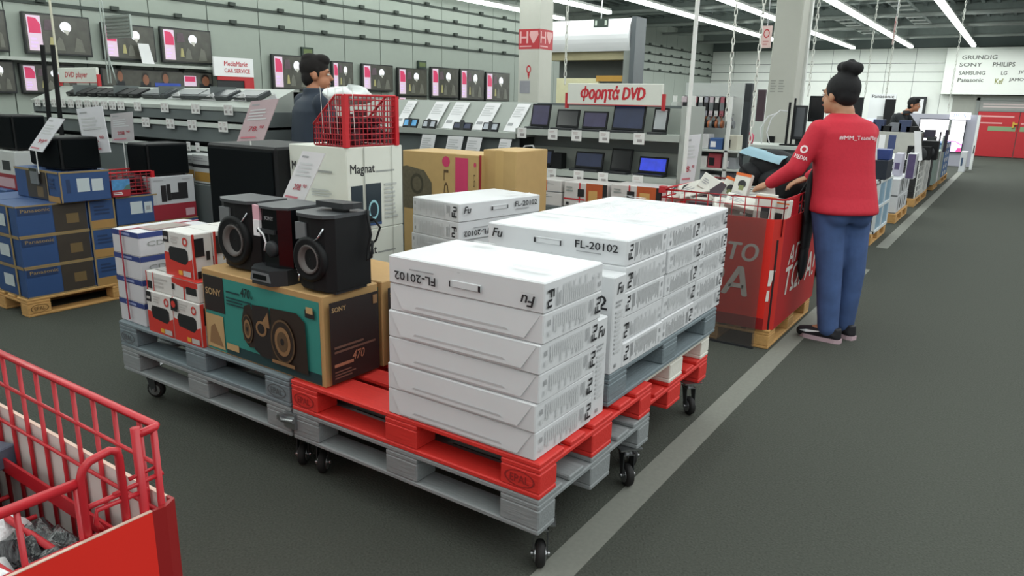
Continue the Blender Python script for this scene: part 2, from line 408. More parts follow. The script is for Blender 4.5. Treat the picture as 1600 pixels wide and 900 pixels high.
# columns
def column(name, pxl, pxr, py, Y, label, prn):
    l = Yp(pxl, py, Y); r = Yp(pxr, py, Y); s = float(r[0]-l[0])
    b = MB(); b.cbox(0, 0, 0, s, s, CEIL_Z, .012, col_m); o = tag(b.build(name, None, (float(l[0]), Y, 0)), label, 'column')
    b = MB(); prn(b, s, Y, float(l[0])); b.build('print', o); return o
def prnA(b, s, Y, x0):
    z1 = float(Yp(812, 46, Y)[2]); z0 = float(Yp(812, 77, Y)[2])
    for F in (Face((0, 0, z0), (s, 0, 0), (0, 0, z1-z0)), Face((s, 0, z0), (0, s, 0), (0, 0, z1-z0))):
        prints(b, {}, [('r', F, 0, 0, 1, 1, M('band_red', 'b02a33', .5, var=0)), ('l', F, .05, .08, .95, .2, 1, M('band_pink', 'd9a5a5', .5, var=0)),
            ('t', F, 'H', .06, .3, .45, .88, MATS['band_pink']), ('p', F, [(.55, .9), (.52, .7), (.68, .3), (.74, .3), (.95, .7), (.92, .9)], MATS['band_pink'])], .003)
    zz = float(Yp(825, 113, Y)[2]); F = Face((.38*s, 0, zz-.12), (.28*s, 0, 0), (0, 0, .22))
    prints(b, {}, [('o', F, .5, .75, .4, .3, red_ink, .6), ('p', F, [(.3, .45), (.7, .45), (.5, 0)], red_ink)], .003)
    zz = float(Yp(820, 144, Y)[2]); F = Face((.1*s, 0, zz-.02), (.5*s, 0, 0), (0, 0, .2)); prints(b, {}, [('r', F, 0, 0, 1, 1, M('notice_grey', '8f8f96', .5, var=.1))], .003)
column('column', 812, 845, 0, 10.3, 'pale square column with a red band behind the dvd shelves', prnA)
def prnB(b, s, Y, x0):
    z = float(Yp(1215, 145, Y)[2])
    for k in (0, 1):
        F = Face((s*(.1+.3*k), 0, z), (s*.25, 0, 0), (0, 0, .16)); prints(b, {}, [('l', F, 0, 0, 1, 1, 5, M('notice_print', '9a9b94', .6, var=0))], .003)
    b.box(s*.2, -.02, z-.62, s*.2+.09, -.003, z-.53, black_plastic)
column('column', 1214, 1257, 0, 9.6, 'plain pale square column behind the woman in red', prnB)
# cable conduit on the right-hand column
p = Yp(1263, 0, 9.95)
b = MB(); b.box(float(p[0]), 9.92, .0, float(p[0])+.07, 9.99, CEIL_Z, white_plastic); b.box(float(p[0])-.005, 9.91, 2.3, float(p[0])+.02, 9.92, 2.36, slot_m); tag(b.build('cable_duct'), 'slim white cable duct running up beside the plain column', 'duct')

# ceiling light rows
rows = [(-9.5, 16.0, 'second row from the left wall, mostly behind the striped column'), (-7.9, 15.3, 'row of tubes ending above the white canopy'), (-6.53, 27.4, 'long row of tubes passing left of the plain column'),
        (-5.0, 27.4, 'long row of tubes passing behind the plain column'), (-3.28, 27.4, 'long row of tubes above the woman in red'), (-1.57, 27.4, 'long row of tubes above the red exit doors')]
for x, y1, lab in rows:
    t = empty('ceiling_light', (x, 0, LIGHT_Z), 0, 'bright white '+lab, 'ceiling light', 'rows of ceiling tubes')
    b = MB(); b.box(-.05, -2, .03, .05, y1, .08, white_plastic); b.build('housing', t)
    b = MB(); b.box(-.055, -2, -.03, .055, y1, .029, tube_m); b.build('tube', t)
    for y in np.arange(2, y1, 4): b = MB(); b.cyl((0, y, .08), (0, y, CEIL_Z-LIGHT_Z), .006, steel, 4); b.build('suspension', t)
# pale louvres between the rows
for gx, y0, nn, lab in ((-2.75, 17.0, 9, 'row of pale ceiling louvres left of the last tube row'), (-4.4, 21.0, 6, 'short row of pale ceiling louvres above the plain column')):
    g = empty('ceiling_grille', (gx, y0, 3.6), 0, lab, 'vent', 'ceiling louvres')
    b = MB(); b.box(0, 0, 0, .36, .22, .015, M('louvre_grey', 'a9aeaa', .5)); me = b.mesh('louvre')
    for k in range(nn): inst('louvre', me, g, (0, k*.8, 0))
    b = MB(); b.box(-.02, -.1, .015, .0, nn*.8, .06, beam_m); b.box(.36, -.1, .015, .38, nn*.8, .06, beam_m); b.build('rail', g)
# ================================================================== PALLETS
PH = .12
pg = M('pallet_grey_paint', '84898a', .75, var=.12, scale=14, bump=.25, stretch=(1, 8, 8))
pgd = M('pallet_slate_paint', '6f7b80', .75, var=.12, scale=14, bump=.25, stretch=(1, 8, 8))
prd = M('pallet_red_paint', 'cf2f28', .6, var=.07, scale=14, bump=.2, stretch=(1, 8, 8))
pwh = M('pallet_white_paint', 'dcdad0', .65, var=.05, scale=14, bump=.2, stretch=(1, 8, 8))
pwd = M('pallet_pine', 'b98f56', .75, var=.16, scale=9, bump=.25, stretch=(1, 9, 9))
_PM = {}
def pallet_meshes(L, Wd, m, stamp):
    k = (L, Wd, m.name, stamp)
    if k in _PM: return _PM[k]
    r = {}
    def one(n, sx, sy, sz, bev=.004):
        b = MB(); b.cbox(-sx/2, -sy/2, 0, sx/2, sy/2, sz, bev, m); r[n] = b.mesh(n)
    one('top_wide', L, .142, .018); one('top_narrow', L, .095, .018); one('cross', .142, Wd, .018)
    one('base_wide', L, .142, .018); one('base_narrow', L, .1, .018); one('block_c', .142, .142, .066); one('block', .142, .1, .066)
    if stamp:
        b = MB(); ink = M('stamp_'+m.name, {'pallet_red_paint': '8f1d1a', 'pallet_pine': '6b4f2a'}.get(m.name, '565a5c'), .8, var=0)
        F = Face((-.06, -.05, .005), (.12, 0, 0), (0, 0, .056))
        prints(b, {}, [('o', F, .5, .5, .46, .48, ink, .88), ('t', F, 'EPAL', .22, .28, .78, .72, ink)], .0012); r['stamp'] = b.mesh('stamp')
    _PM[k] = r; return r
def pallet(loc, L, Wd, m, label, rz=0., group=None, casters=False, stamp=True, name='pallet', yaws=(.5, -.9, -.98, -.7), ch=.165):
    t = empty(name, loc, rz, label, 'pallet', group)
    q = pallet_meshes(L, Wd, m, stamp)
    xs = (-L/2+.071, 0, L/2-.071); ys = (-Wd/2+.05, 0, Wd/2-.05)
    for y, n in ((ys[0], 'base_narrow'), (0, 'base_wide'), (ys[2], 'base_narrow')): inst('bottom_board', q[n], t, (0, y, 0))
    for i, x in enumerate(xs):
        for j, y in enumerate(ys):
            o = inst('block', q['block_c' if j == 1 else 'block'], t, (x, y, .018))
            if stamp and j == 0 and i != 1: inst('stamp', q['stamp'], o, (0, 0, 0))
    for x in xs: inst('cross_board', q['cross'], t, (x, 0, .084))
    yy = [-Wd/2+.071, -Wd/4+.03, 0, Wd/4-.03, Wd/2-.071]
    for y, n in zip(yy, ('top_wide', 'top_narrow', 'top_wide', 'top_narrow', 'top_wide')): inst('top_board', q[n], t, (0, y, .102))
    if casters:
        for k, (x, y) in enumerate(((xs[0]-.02, ys[0]+.05), (xs[0]-.02, ys[2]-.03), (xs[2]+.02, ys[0]+.05), (xs[2]+.02, ys[2]-.03))): caster(t, (x, y, 0), ch, yaws[k])
    return t
_CM = {}
def caster(par, loc, h, yaw):
    if h not in _CM:
        b = MB(); R = .044
        b.box(-.045, -.045, -.006, .045, .045, -.0005, steel); b.cyl((0, 0, -.006), (0, 0, -.03), .022, steel, 12)
        for s in (-1, 1): b.prism([(-.022, -.03), (.024, -.03), (.028, -h+R-.008), (.008, -h+R-.010)], 1, s*.022-.0015, s*.022+.0015, M('fork_dark', '55585a', .35, metal=.7, var=0))
        b.box(-.03, -.0235, -.034, .03, .0235, -.03, steel); b.cyl((.018, -.03, -h+R), (.018, .03, -h+R), .008, steel, 8)
        wv = MB(); pr = [(.012, -.016), (R-.012, -.016), (R-.004, -.012), (R, -.006), (R, .006), (R-.004, .012), (R-.012, .016), (.012, .016)]
        wv.lathe(pr, rubber, (.018, 0, -h+R), (0, 1, 0), 20); wv.lathe([(.0, -.018), (R-.016, -.018), (R-.016, .018), (0, .018)], steel, (.018, 0, -h+R), (0, 1, 0), 14, False)
        _CM[h] = (b.mesh('caster'), wv.mesh('wheel'))
    c = inst('caster', _CM[h][0], par, loc, (0, 0, yaw)); inst('wheel', _CM[h][1], c)
AX0, AX1, AY = -2.105, -1.0, 1.648
AL = AX1-AX0; AC = (AX0+AX1)/2
pallet((AC, AY+.4, .162), AL, .8, pg, 'grey painted pallet on casters under the front red pallet', casters=True, ch=.162, stamp=False, yaws=(-.98, -.9, -.98, -.7))
pallet((AC, AY+.4, .282), AL, .8, prd, 'bright red pallet carrying the front stack of television cartons')
BX0, BX1 = -3.315, -2.118
BL = BX1-BX0; BC = (BX0+BX1)/2
pallet((BC, AY+.4, .162), BL, .8, pg, 'lower grey pallet on casters at the left end of the display', casters=True, ch=.162, stamp=False)
pallet((BC, AY+.4, .282), BL, .8, pgd, 'upper slate grey pallet under the clock radio boxes', stamp=True)
CX1 = -1.027
pallet((CX1-.4, 2.83, .165), .75, .8, prd, 'red pallet on casters at the bottom of the rear stack', casters=True, ch=.165, stamp=False)
pallet((CX1-.4, 2.83, .284), .75, .8, pwh, 'cream white pallet between a red and a slate pallet', stamp=False)
pallet((CX1-.4, 2.13+.545, .403), 1.09, .8, pgd, 'slate grey pallet carrying the rear block of television cartons', rz=PI/2, stamp=False)
# latch joining the two front pallets
b = MB(); b.box(-.03, -.012, -.03, .03, 0, .03, steel); b.cyl((-.035, -.02, 0), (.035, -.02, .01), .009, steel, 8); b.box(-.05, -.03, .0, -.03, -.012, .02, steel)
tag(b.build('latch', None, (-2.11, AY-.001, .235)), 'small steel latch joining the two grey front pallets', 'latch')
# pallets under the rear boxes
for yy, lab in ((2.86, 'rear middle white cartons'), (3.76, 'rear brown cartons')):
    pallet((-2.58, yy, .162), 1.36, .8, pg, 'grey pallet on casters hidden under the '+lab, stamp=False, casters=True, ch=.162)
    pallet((-2.58, yy, .282), 1.36, .8, pgd, 'slate pallet hidden under the '+lab, stamp=False)
TOP = .402
# left pine pallet, under the blue cartons
pallet((-5.09-.4, 1.97+.62, 0), 1.24, .8, pwd, 'pine pallet at the left under the blue cartons', rz=PI/2)
# ================================================================== WHITE TELEVISION CARTONS
FW, FD, FH = .585, .345, .0905
seam = M('handle_line_grey', '8e9092', .7, var=0)  # grey line joining the two dark ends of the printed carry slot
side_items = [('t', 'R', 'Fu', .035, .26, .135, .82, black_ink, {'rot': 90, 'shear': .0, 'bold': .035}), ('l', 'R', .17, .15, .25, .85, 3, grey_ink, 1), ('l', 'R', .28, .12, .86, .88, 17, pale_ink, 1), ('r', 'R', .91, .6, .94, .78, grey_ink), ('l', 'R', .90, .12, .95, .45, 2, pale_ink, 1),
              ('t', 'L', 'Fu', .865, .26, .965, .82, black_ink, {'rot': 90, 'shear': .0, 'bold': .035}), ('l', 'L', .75, .15, .83, .85, 3, grey_ink, 1), ('l', 'L', .14, .12, .72, .88, 17, pale_ink, 1), ('r', 'L', .06, .6, .09, .78, grey_ink), ('l', 'L', .05, .12, .1, .45, 2, pale_ink, 1)]
front_items = [('t', 'F', 'FL-20102', .66, .5, .945, .79, black_ink, {'bold': .03}), ('l', 'F', .67, .32, .92, .41, 1, grey_ink), ('t', 'F', 'Fu', .045, .46, .125, .82, black_ink, {'shear': .25, 'bold': .03}), ('r', 'F', .045, .38, .125, .40, pale_ink),
               ('r', 'F', .365, .47, .38, .67, black_ink), ('r', 'F', .555, .47, .565, .67, black_ink), ('r', 'F', .38, .655, .555, .67, seam), ('r', 'F', .3, .12, .7, .128, pale_ink), ('e', 'F', .5, .14, .01, .03, pale_ink)]
top_items = [('l', 'T', .06, .72, .42, .80, 2, pale_ink), ('l', 'T', .66, .1, .84, .2, 2, pale_ink), ('t', 'T', 'Fu', .80, .04, .90, .1, pale_ink, {'shear': .2}), ('l', 'D', .06, .72, .42, .80, 2, pale_ink), ('l', 'D', .66, .1, .84, .2, 2, pale_ink), ('r', 'T', 0, .498, 1, .502, pale_ink), ('r', 'D', 0, .498, 1, .502, pale_ink)]
carton('tv_flat', FW, FD, FH, white_card, side_items+front_items+top_items)
# closing flap on the plain long side: slightly proud tongue with slanted ends, and the carry slot on the printed side
b = MB()
zt, zb = FH/2-.006, -FH/2+.012
b.raw([(-FW/2+.012, FD/2, zt), (FW/2-.012, FD/2, zt), (FW/2-.06, FD/2, zb), (-FW/2+.06, FD/2, zb), (-FW/2+.012, FD/2+.0012, zt), (FW/2-.012, FD/2+.0012, zt), (FW/2-.06, FD/2+.006, zb), (-FW/2+.06, FD/2+.006, zb)],
      [(4, 5, 6, 7), (3, 2, 6, 7)[::-1], (0, 3, 7, 4), (1, 5, 6, 2)], white_card)
b.raw([(-.18, FD/2+.0065, zb+.012), (.18, FD/2+.0065, zb+.012), (.17, FD/2+.008, zb+.0195), (-.17, FD/2+.008, zb+.0195)], [(0, 1, 2, 3)], white_card)
_flap = b.mesh('flap')
b = MB(); b.cbox(-.075, -FD/2-.004, -.004, .035, -FD/2+.001, .018, .0015, white_card); _slot = b.mesh('carry_handle')
def tv(loc, rot, label, group):
    o = put_carton('television_carton', 'tv_flat', loc, rot, label, 'box', group); o.name = 'television_carton'
    inst('flap', _flap, o); inst('carry_handle', _slot, o); return o
Z0 = .402
xs = (-1.295, -1.297, -1.302, -1.306, -1.31, -1.313)
for k in range(6):      # front stack, counted from the top
    z = Z0+FH*(5-k)+FH/2+.0005*(5-k)
    tv((xs[k]-.002, AY+.004*(k % 2)+FD/2, z), (0, PI, 0) if k == 0 else (0, 0, PI+rnd.uniform(-.008, .008)),
       'white television carton in the front stack, '+('topmost, its printed side upside down' if k == 0 else ORD[k]), 'front stack of white cartons')
RZ = .523
cols = ((2.222, 'front'), (2.575, 'middle'), (2.925, 'rear'))
for c, (y, nm) in enumerate(cols):
    for k in range(5):
        z = RZ+FH*(4-k)+FH/2+.0007*(4-k); lx = CX1-.018*(c == 2)*0-FW/2+rnd.uniform(-.008, .004)
        r = ((0, PI if k in (1, 3) else 0, 0) if c == 0 else (0, PI if (k+c) % 2 else 0, PI))
        tv((lx, y+FD/2+rnd.uniform(-.003, .003), z), r, 'white television carton in the %s column of the rear block, %s' % (nm, ORD[k] if k < 4 else 'lowest'), 'rear block of white cartons')
    # the second column further in, hidden behind the first
# upright cartons leaning between the stacks
up_items = [('t', 'F', 'FL-20102', .45, .66, .96, .80, black_ink), ('l', 'F', .7, .50, .95, .60, 2, grey_ink), ('l', 'F', .1, .1, .6, .4, 6, pale_ink), ('t', 'R', 'Fu', .25, .82, .75, .93, black_ink, {'shear': .3}), ('l', 'R', .2, .68, .7, .76, 2, grey_ink), ('l', 'R', .2, .2, .8, .66, 10, pale_ink), ('r', 'R', .3, .06, .45, .1, grey_ink)]
carton('tv_upright', FW, FH, FD, white_card, up_items)
put_carton('television_carton', 'tv_upright', (CX1-FW/2+.002, 2.045, Z0+.001+FD/2), (0, 0, 0), 'white television carton standing on edge on the red pallet', 'box', 'white cartons standing on edge')
put_carton('television_carton', 'tv_upright', (CX1-FW/2, 2.173, RZ+FD/2+.001), (0, 0, 0), 'white television carton standing on edge on the slate pallet', 'box', 'white cartons standing on edge')
# turned stack behind the loudspeakers
yaw = math.radians(-9); cx, cyy = -2.14, 2.70
fx, fy = math.cos(yaw), math.sin(yaw); rx, ry = -math.sin(yaw), math.cos(yaw)
for k in range(6):
    z = Z0+(FH+.0006)*(5-k)+FH/2; j = rnd.uniform(-.004, .004)+(.012 if k == 2 else 0)
    c = (cx-fx*(FD/2+j)+rx*FW/2, cyy-fy*(FD/2+j)+ry*FW/2)
    tv((c[0], c[1], z), (0, 0, yaw+PI/2) if k != 1 else (0, PI, yaw+PI/2), 'white television carton in the turned stack behind the mini stereo, '+ORD[k], 'turned stack of white cartons')
# crumpled clear film on the rear block
fm = M('clear_film', 'ffffff', .08, var=0, alpha=.16, spec=.8)
b = MB(); n = 9; r = random.Random(5)
P = [[(CX1-.5+.40*i/n, 2.64+.55*j/n, RZ+5*FH+.004+.018*r.random()*(0 < i < n and 0 < j < n)) for j in range(n+1)] for i in range(n+1)]
for i in range(n):
    for j in range(n): b.poly([P[i][j], P[i+1][j], P[i+1][j+1], P[i][j+1]], fm, True)
tag(b.build('plastic_film'), 'crumpled clear plastic film on the rear block of cartons', 'plastic film')

# ================================================================== STEREO CARTONS AND MINI STEREO
teal = M('teal_print', '33867c', .5, var=.04); dkp = M('dark_print', '241d1c', .5, var=.05); navyp = M('teal_dark_print', '1c3a3d', .5, var=.03); woodp = M('picture_brown', '2b2019', .5, var=.1, scale=20)
tan_p = M('picture_tan', '8a6a48', .5, var=.05); tan_l = M('picture_light', 'b89a6c', .5, var=.03)
cone_b = M('picture_cone_brown', '5a4630', .5, var=.05)
def cone(f, u, v, ru, rv): return [('e', f, u, v, ru, rv, woodp), ('o', f, u, v, ru, rv, cone_b, .9), ('e', f, u, v, ru*.66, rv*.66, tan_p), ('e', f, u, v, ru*.46, rv*.46, cone_b), ('e', f, u, v, ru*.16, rv*.16, dkp)]
SW, SD, SH = .728, .272, .345
F_items = [('r', 'F', .015, .02, .975, .93, teal), ('r', 'F', .19, .02, .975, .14, navyp), ('p', 'F', [(.45, .02), (.975, .02), (.975, .1), (.5, .2)], navyp), ('r', 'F', .015, .5, .2, .93, dkp), ('t', 'F', 'SONY', .035, .70, .175, .78, tan_l),
           ('r', 'F', .02, .05, .18, .46, tan_l), ('p', 'F', [(.04, .1), (.06, .3), (.1, .35), (.14, .2), (.17, .08)], tan_p), ('r', 'F', .2, .08, .31, .16, tan_l),
           ('t', 'F', '470', .36, .77, .44, .88, black_ink, {'shear': .2}), ('t', 'F', 'W', .445, .77, .465, .81, black_ink), ('r', 'F', .23, .78, .35, .8, navyp), ('l', 'F', .23, .63, .46, .74, 3, MATS['teal_dark_print']),
           ('r', 'F', .88, .74, .95, .83, dkp), ('r', 'F', .89, .79, .94, .86, tan_l),
           ('p', 'F', [(.37, .28), (.36, .5), (.39, .68), (.44, .72), (.46, .66), (.47, .22), (.42, .2)], woodp), ('p', 'F', [(.46, .2), (.46, .72), (.60, .74), (.62, .14), (.52, .14)], dkp), ('p', 'F', [(.61, .12), (.61, .74), (.82, .76), (.88, .68), (.89, .1)], woodp),
           ('p', 'F', [(.52, .5), (.59, .68), (.60, .5)], tan_p), ('e', 'F', .53, .47, .045, .09, tan_p), ('e', 'F', .53, .47, .03, .06, dkp)]+cone('F', .415, .42, .045, .17)+cone('F', .71, .40, .095, .25)+[('r', 'F', .62, .13, .80, .17, tan_p)]
R_items = [('r', 'R', .05, .04, .93, .93, dkp), ('t', 'R', 'SONY', .09, .82, .33, .87, tan_l), ('t', 'R', '470', .42, .24, .64, .34, M('copper_print', 'a8765c', .5, var=0), {'shear': .25}), ('l', 'R', .1, .2, .45, .27, 1, MATS['copper_print']), ('l', 'R', .1, .08, .6, .18, 3, M('faint_brown_print', '6d5347', .5, var=0)), ('r', 'R', .82, .8, .9, .9, tan_p), ('l', 'R', .1, .36, .85, .46, 2, MATS['faint_brown_print'])]
carton('stereo', SW, SD, SH, kraft, F_items+R_items)
sy = 1.668
put_carton('stereo_carton', 'stereo', (-2.291, sy+SD/2, Z0+SH/2), (0, 0, math.radians(-.6)), 'tan stereo carton with a teal front under the mini stereo', 'box', 'tan stereo cartons')
put_carton('stereo_carton', 'stereo', (-2.283, sy+SD*1.5+.012, Z0+SH/2), (0, 0, math.radians(-.3)), 'tan stereo carton directly behind the teal-fronted one', 'box', 'tan stereo cartons')
ST = Z0+SH
spk_grey = M('woofer_cone_grey', '5e5a58', .5, var=.06); spk_top = M('speaker_top_grey', '3c3f42', .5, var=.03); chrome = M('chrome_trim', 'c8ccd0', .15, metal=.9, var=0)
def mini_speaker(x, y, w, d, h, label):
    t = empty('mini_speaker', (x, y, ST), 0, label, 'speaker', 'pair of mini stereo loudspeakers')
    b = MB(); fr = .035   # cabinet with a bowed front and an overhanging top
    out = [(0, fr*.8), (w*.2, .008), (w*.55, 0), (w*.85, .01), (w, fr), (w, d), (0, d)]
    b.prism(out, 2, .012, h-.012, black_plastic)
    b.prism([(.008, fr), (w-.008, fr), (w-.012, d-.01), (.012, d-.01)], 2, 0, .012, dark_plastic); b.build('cabinet', t)
    b = MB(); o2 = [(-.003, fr*.7), (w*.2, -.006), (w*.55, -.012), (w*.88, -.002), (w+.003, fr*.9), (w+.003, d), (-.003, d)]; b.prism(o2, 2, h-.012, h, spk_top); b.build('top_panel', t)
    cx, cz, R_ = w*.47, h*.43, w*.43
    b = MB(); b.lathe([(R_, .0), (R_*1.02, .018), (R_*.86, .024), (R_*.72, .014), (R_*.66, .02)], black_plastic, (cx, .012, cz), (0, -1, 0), 28); b.build('woofer_rim', t)
    wf_ = MB(); wf_.lathe([(R_*.70, .016), (R_*.62, .024), (R_*.52, .014), (R_*.24, -.008), (.0, -.008)], spk_grey, (cx, .012, cz), (0, -1, 0), 28); wo = wf_.build('woofer_cone', t)
    b = MB(); b.lathe([(R_*.22, -.006), (R_*.18, .006), (0, .012)], black_plastic, (cx, .012, cz), (0, -1, 0), 16); b.build('dust_cap', wo)
    b = MB(); b.prism([(w*.12, h*.66), (w*.40, h*.70), (w*.40, h*.88), (w*.12, h*.88)], 1, -.004, .03, grey_plastic); b.build('tweeter_panel', t)
    b = MB(); b.tube([(w*.62, -.006, h*.66), (w*.74, -.002, h*.72), (w*.86, .004, h*.84)], .0035, chrome, 6); b.build('trim_strip', t)
    b = MB(); b.tube([(w*.08, .006, h*.12), (w*.16, -.004, h*.17), (w*.2, -.006, h*.22)], .004, chrome, 6); b.build('trim_strip', t)
    b = MB()
    for k in range(4): b.ball((w*(.06+.03*k), .0, h*(.30-.035*k)), .004, .004, .004, chrome, 6, 4)
    b.build('indicator_studs', t)
    return t
mini_speaker(-2.602, 1.725, .225, .17, .285, 'left black mini loudspeaker on the teal-fronted carton')
mini_speaker(-2.088, 1.680, .155+.03, .20, .285, 'right black mini loudspeaker on the teal-fronted carton')
t = empty('mini_stereo', (-2.318, 1.69, ST), 0, 'black mini stereo unit between its two loudspeakers', 'stereo')
b = MB(); b.prism([(0, .03), (.05, .004), (.13, .004), (.178, .03), (.178, .2), (0, .2)], 2, .06, .278, gloss_black); b.build('body', t)
b = MB(); b.prism([(.0, .02), (.05, -.008), (.13, -.008), (.178, .02), (.178, .2), (0, .2)], 2, .278, .287, spk_top); b.build('top_panel', t)
b = MB(); b.prism([(-.012, 0), (.035, -.05), (.14, -.05), (.178, 0), (.178, .2), (-.012, .2)], 2, 0, .058, dark_plastic); bs = b.build('base', t)
b = MB(); b.prism([(.03, .014), (.145, .014), (.135, .048), (.04, .048)], 1, -.0535, -.05, grey_plastic); b.box(.05, -.0555, .022, .125, -.0534, .04, gloss_black); b.build('display', bs)
b = MB(); b.lathe([(.03, 0), (.03, .012), (.024, .018), (0, .018)], dark_plastic, (.1, .005, .13), (0, -1, 0), 20); b.build('volume_knob', t)
b = MB(); b.box(.02, -.004, .185, .12, .01, .20, dark_plastic); b.build('disc_slot', t)
b = MB(); prints(b, {}, [('t', Face((.06, .0038, .235), (.05, 0, 0), (0, 0, .014)), 'SONY', 0, 0, 1, 1, grey_ink)]); b.build('print', t)
b = MB(); b.box(-.003, .0, .23, .035, .01, .285, M('sticker_pink', 'd9a8b4', .4, var=0)); b.box(.0, -.003, .17, .035, .008, .23, paper_white); b.tube([(.03, -.004, .2), (.06, -.006, .18), (.07, -.004, .15), (.06, -.004, .12)], .004, paper_white, 6); b.build('sticker', t)
# small remote / aerial box lying on the right speaker
b = MB(); b.prism([(0, 0), (.14, 0), (.16, .03), (.16, .075), (.02, .06), (0, .03)], 2, .012, .032, dark_plastic); b.box(.06, .02, 0, .12, .05, .012, dark_plastic)
tag(b.build('handset', None, (-2.06, 1.77, ST+.2855)), 'flat black handset lying on the right mini loudspeaker', 'handset')
b = MB()
b.tube([(-1.895, 1.86, ST+.29), (-1.878, 1.86, ST+.2), (-1.885, 1.85, ST+.14), (-1.88, 1.84, ST+.11), (-1.868, 1.85, ST+.12), (-1.870, 1.86, ST+.18)], .005, black_plastic, 6)
tag(b.build('loose_cable'), 'black cable looped behind the right mini loudspeaker', 'cable')

# ================================================================== REAR MIDDLE: big white cartons, black cabinet, basket, brown cartons
cream = M('cream_card', 'cfd2c8', .55, var=.03); navy = M('navy_picture', '1b2a33', .4, var=.05); cyan = M('cyan_glow_print', '8fc0c8', .4, var=0); txt_grey = M('small_print_grey', '8f938f', .6, var=0)
MW, MD, MH = .40, .378, .399
it = [('t', 'R', 'Magnat', .06, .66, .48, .80, black_ink, {'bold': .02}), ('l', 'R', .5, .68, .95, .72, 1, txt_grey), ('r', 'R', .06, .1, .26, .55, navy), ('r', 'R', .31, .06, .58, .56, navy), ('o', 'R', .44, .24, .09, .12, cyan, .75), ('r', 'R', .31, .05, .58, .08, M('blue_strip', '35507a', .4, var=0)),
      ('l', 'R', .64, .1, .92, .56, 9, M('pale_print', 'adb1ad', .6, var=0)), ('r', 'R', .28, 0, .295, 1, M('strap_grey', '9fa29b', .4, var=0)), ('r', 'R', .78, 0, .79, 1, MATS['strap_grey']),
      ('t', 'F', 'Magnat', .06, .66, .40, .80, black_ink, {'bold': .01}), ('l', 'F', .45, .68, .85, .73, 1, txt_grey), ('l', 'F', .4, .4, .9, .5, 3, MATS['pale_print']), ('l', 'F', .4, .1, .8, .3, 4, MATS['pale_print'])]
carton('subwoofer', MW, MD, MH, cream, it)
mx, my = -2.544-MW/2, 2.376+MD/2
put_carton('loudspeaker_carton', 'subwoofer', (mx, my, TOP+MH/2), (0, 0, 0), 'cream loudspeaker carton, the lower of two, behind the mini stereo', 'box', 'cream loudspeaker cartons')
put_carton('loudspeaker_carton', 'subwoofer', (mx, my, TOP+MH*1.5+.001), (0, 0, 0), 'cream loudspeaker carton, the upper of two, under the red basket', 'box', 'cream loudspeaker cartons')
MT = TOP+2*MH+.001
b = MB(); b.tube([(-2.540, 2.47, .86), (-2.50, 2.50, .86), (-2.48, 2.52, .82), (-2.49, 2.50, .76), (-2.52, 2.47, .72), (-2.537, 2.40, .70)], .006, black_plastic, 6); b.cyl((-2.536, 2.44, .86), (-2.50, 2.49, .865), .014, black_plastic, 8)
tag(b.build('power_cable'), 'short black power cable with plug hanging on the cream cartons', 'cable')
s0 = Yp(322, 222, 2.30)
t = empty('loudspeaker_cabinet', (float(s0[0]), 2.30, TOP), 0, 'large plain black loudspeaker cabinet left of the cream cartons', 'speaker')
sw = -2.95-float(s0[0]); sh = float(s0[2])-TOP
b = MB(); b.cbox(0, 0, .015, sw, .42, sh, .012, black_plastic); b.build('cabinet', t)
b = MB(); b.cbox(.02, -.012, .04, sw-.02, 0, sh-.02, .006, M('speaker_cloth', '0b0f11', .95, var=.1, scale=200, spec=.1)); b.build('grille_cloth', t)
for x in (.04, sw-.08):
    for y in (.04, .34): b = MB(); b.cyl((x, y, 0), (x, y, .015), .02, rubber, 8); b.build('foot', t)

def basket(name, w, d, h0, h1, loc, rz, label, sx=12, cat='basket', fill=.85, ry=9):
    # wire basket with a sloping side: height h0 at x=0 to h1 at x=w
    t = empty(name, loc, rz, label, cat)
    hh = lambda x: h0+(h1-h0)*min(1, x/(w*.72))
    m = M('basket_red_wire', 'a31f2b', .4, var=.05)
    for y in (0, d):
        b = MB()
        for i in range(sx+1): x = w*i/sx; b.cyl((x, y, .005), (x, y, hh(x)), .0028, m, 5)
        for j in range(ry):
            z = .006+h1*j/ry; x0 = 0 if z <= h0 else w*.72*(z-h0)/(h1-h0); b.cyl((x0, y, z), (w, y, z), .0028, m, 5)
        b.build('side_mesh', t)
    for x, h in ((0, h0), (w, h1)):
        b = MB()
        for i in range(sx): y = d*i/sx; b.cyl((x, y, .005), (x, y, h), .0028, m, 5)
        for j in range(ry):
            z = .006+h1*j/ry
            if z < h: b.cyl((x, 0, z), (x, d, z), .0028, m, 5)
        b.build('end_mesh', t)
    b = MB(); pm = M('basket_red_bar', 'bb1f28', .35, var=.03)
    for x in (w-.0,):
        for y in (0, d): b.box(x-.012, y-.012, 0, x+.012, y+.012, h1, pm)
    for y in (0, d): b.tube([(0, y, h0), (w*.72, y, h1), (w, y, h1)], .006, pm, 6)
    b.cyl((0, 0, h0), (0, d, h0), .006, pm, 6); b.cyl((w, 0, h1), (w, d, h1), .006, pm, 6)
    b.build('rim', t)
    b = MB(); b.box(.003, .003, .0, w-.003, d-.003, .005, m); b.build('base', t)
    b = MB(); r = random.Random(int(w*1000))
    for k in range(90):
        x = r.uniform(.012, w-.065); y = r.uniform(.012, d-.065); z = r.uniform(.006, max(.02, hh(x)*fill-.03)); b.cbox(x, y, z, x+.05, y+.05, z+.028, .004, (M('basket_fill', '571a26', .6, var=.2), M('basket_fill_dark', '33141c', .6, var=.2))[k % 2])
    q = b.build('packed_goods', t); q['kind'] = 'stuff'
    return t
bl = Yp(489, 222, 2.376); bt_ = Yp(572, 150, 2.376)
BXW = -2.55-float(bl[0])
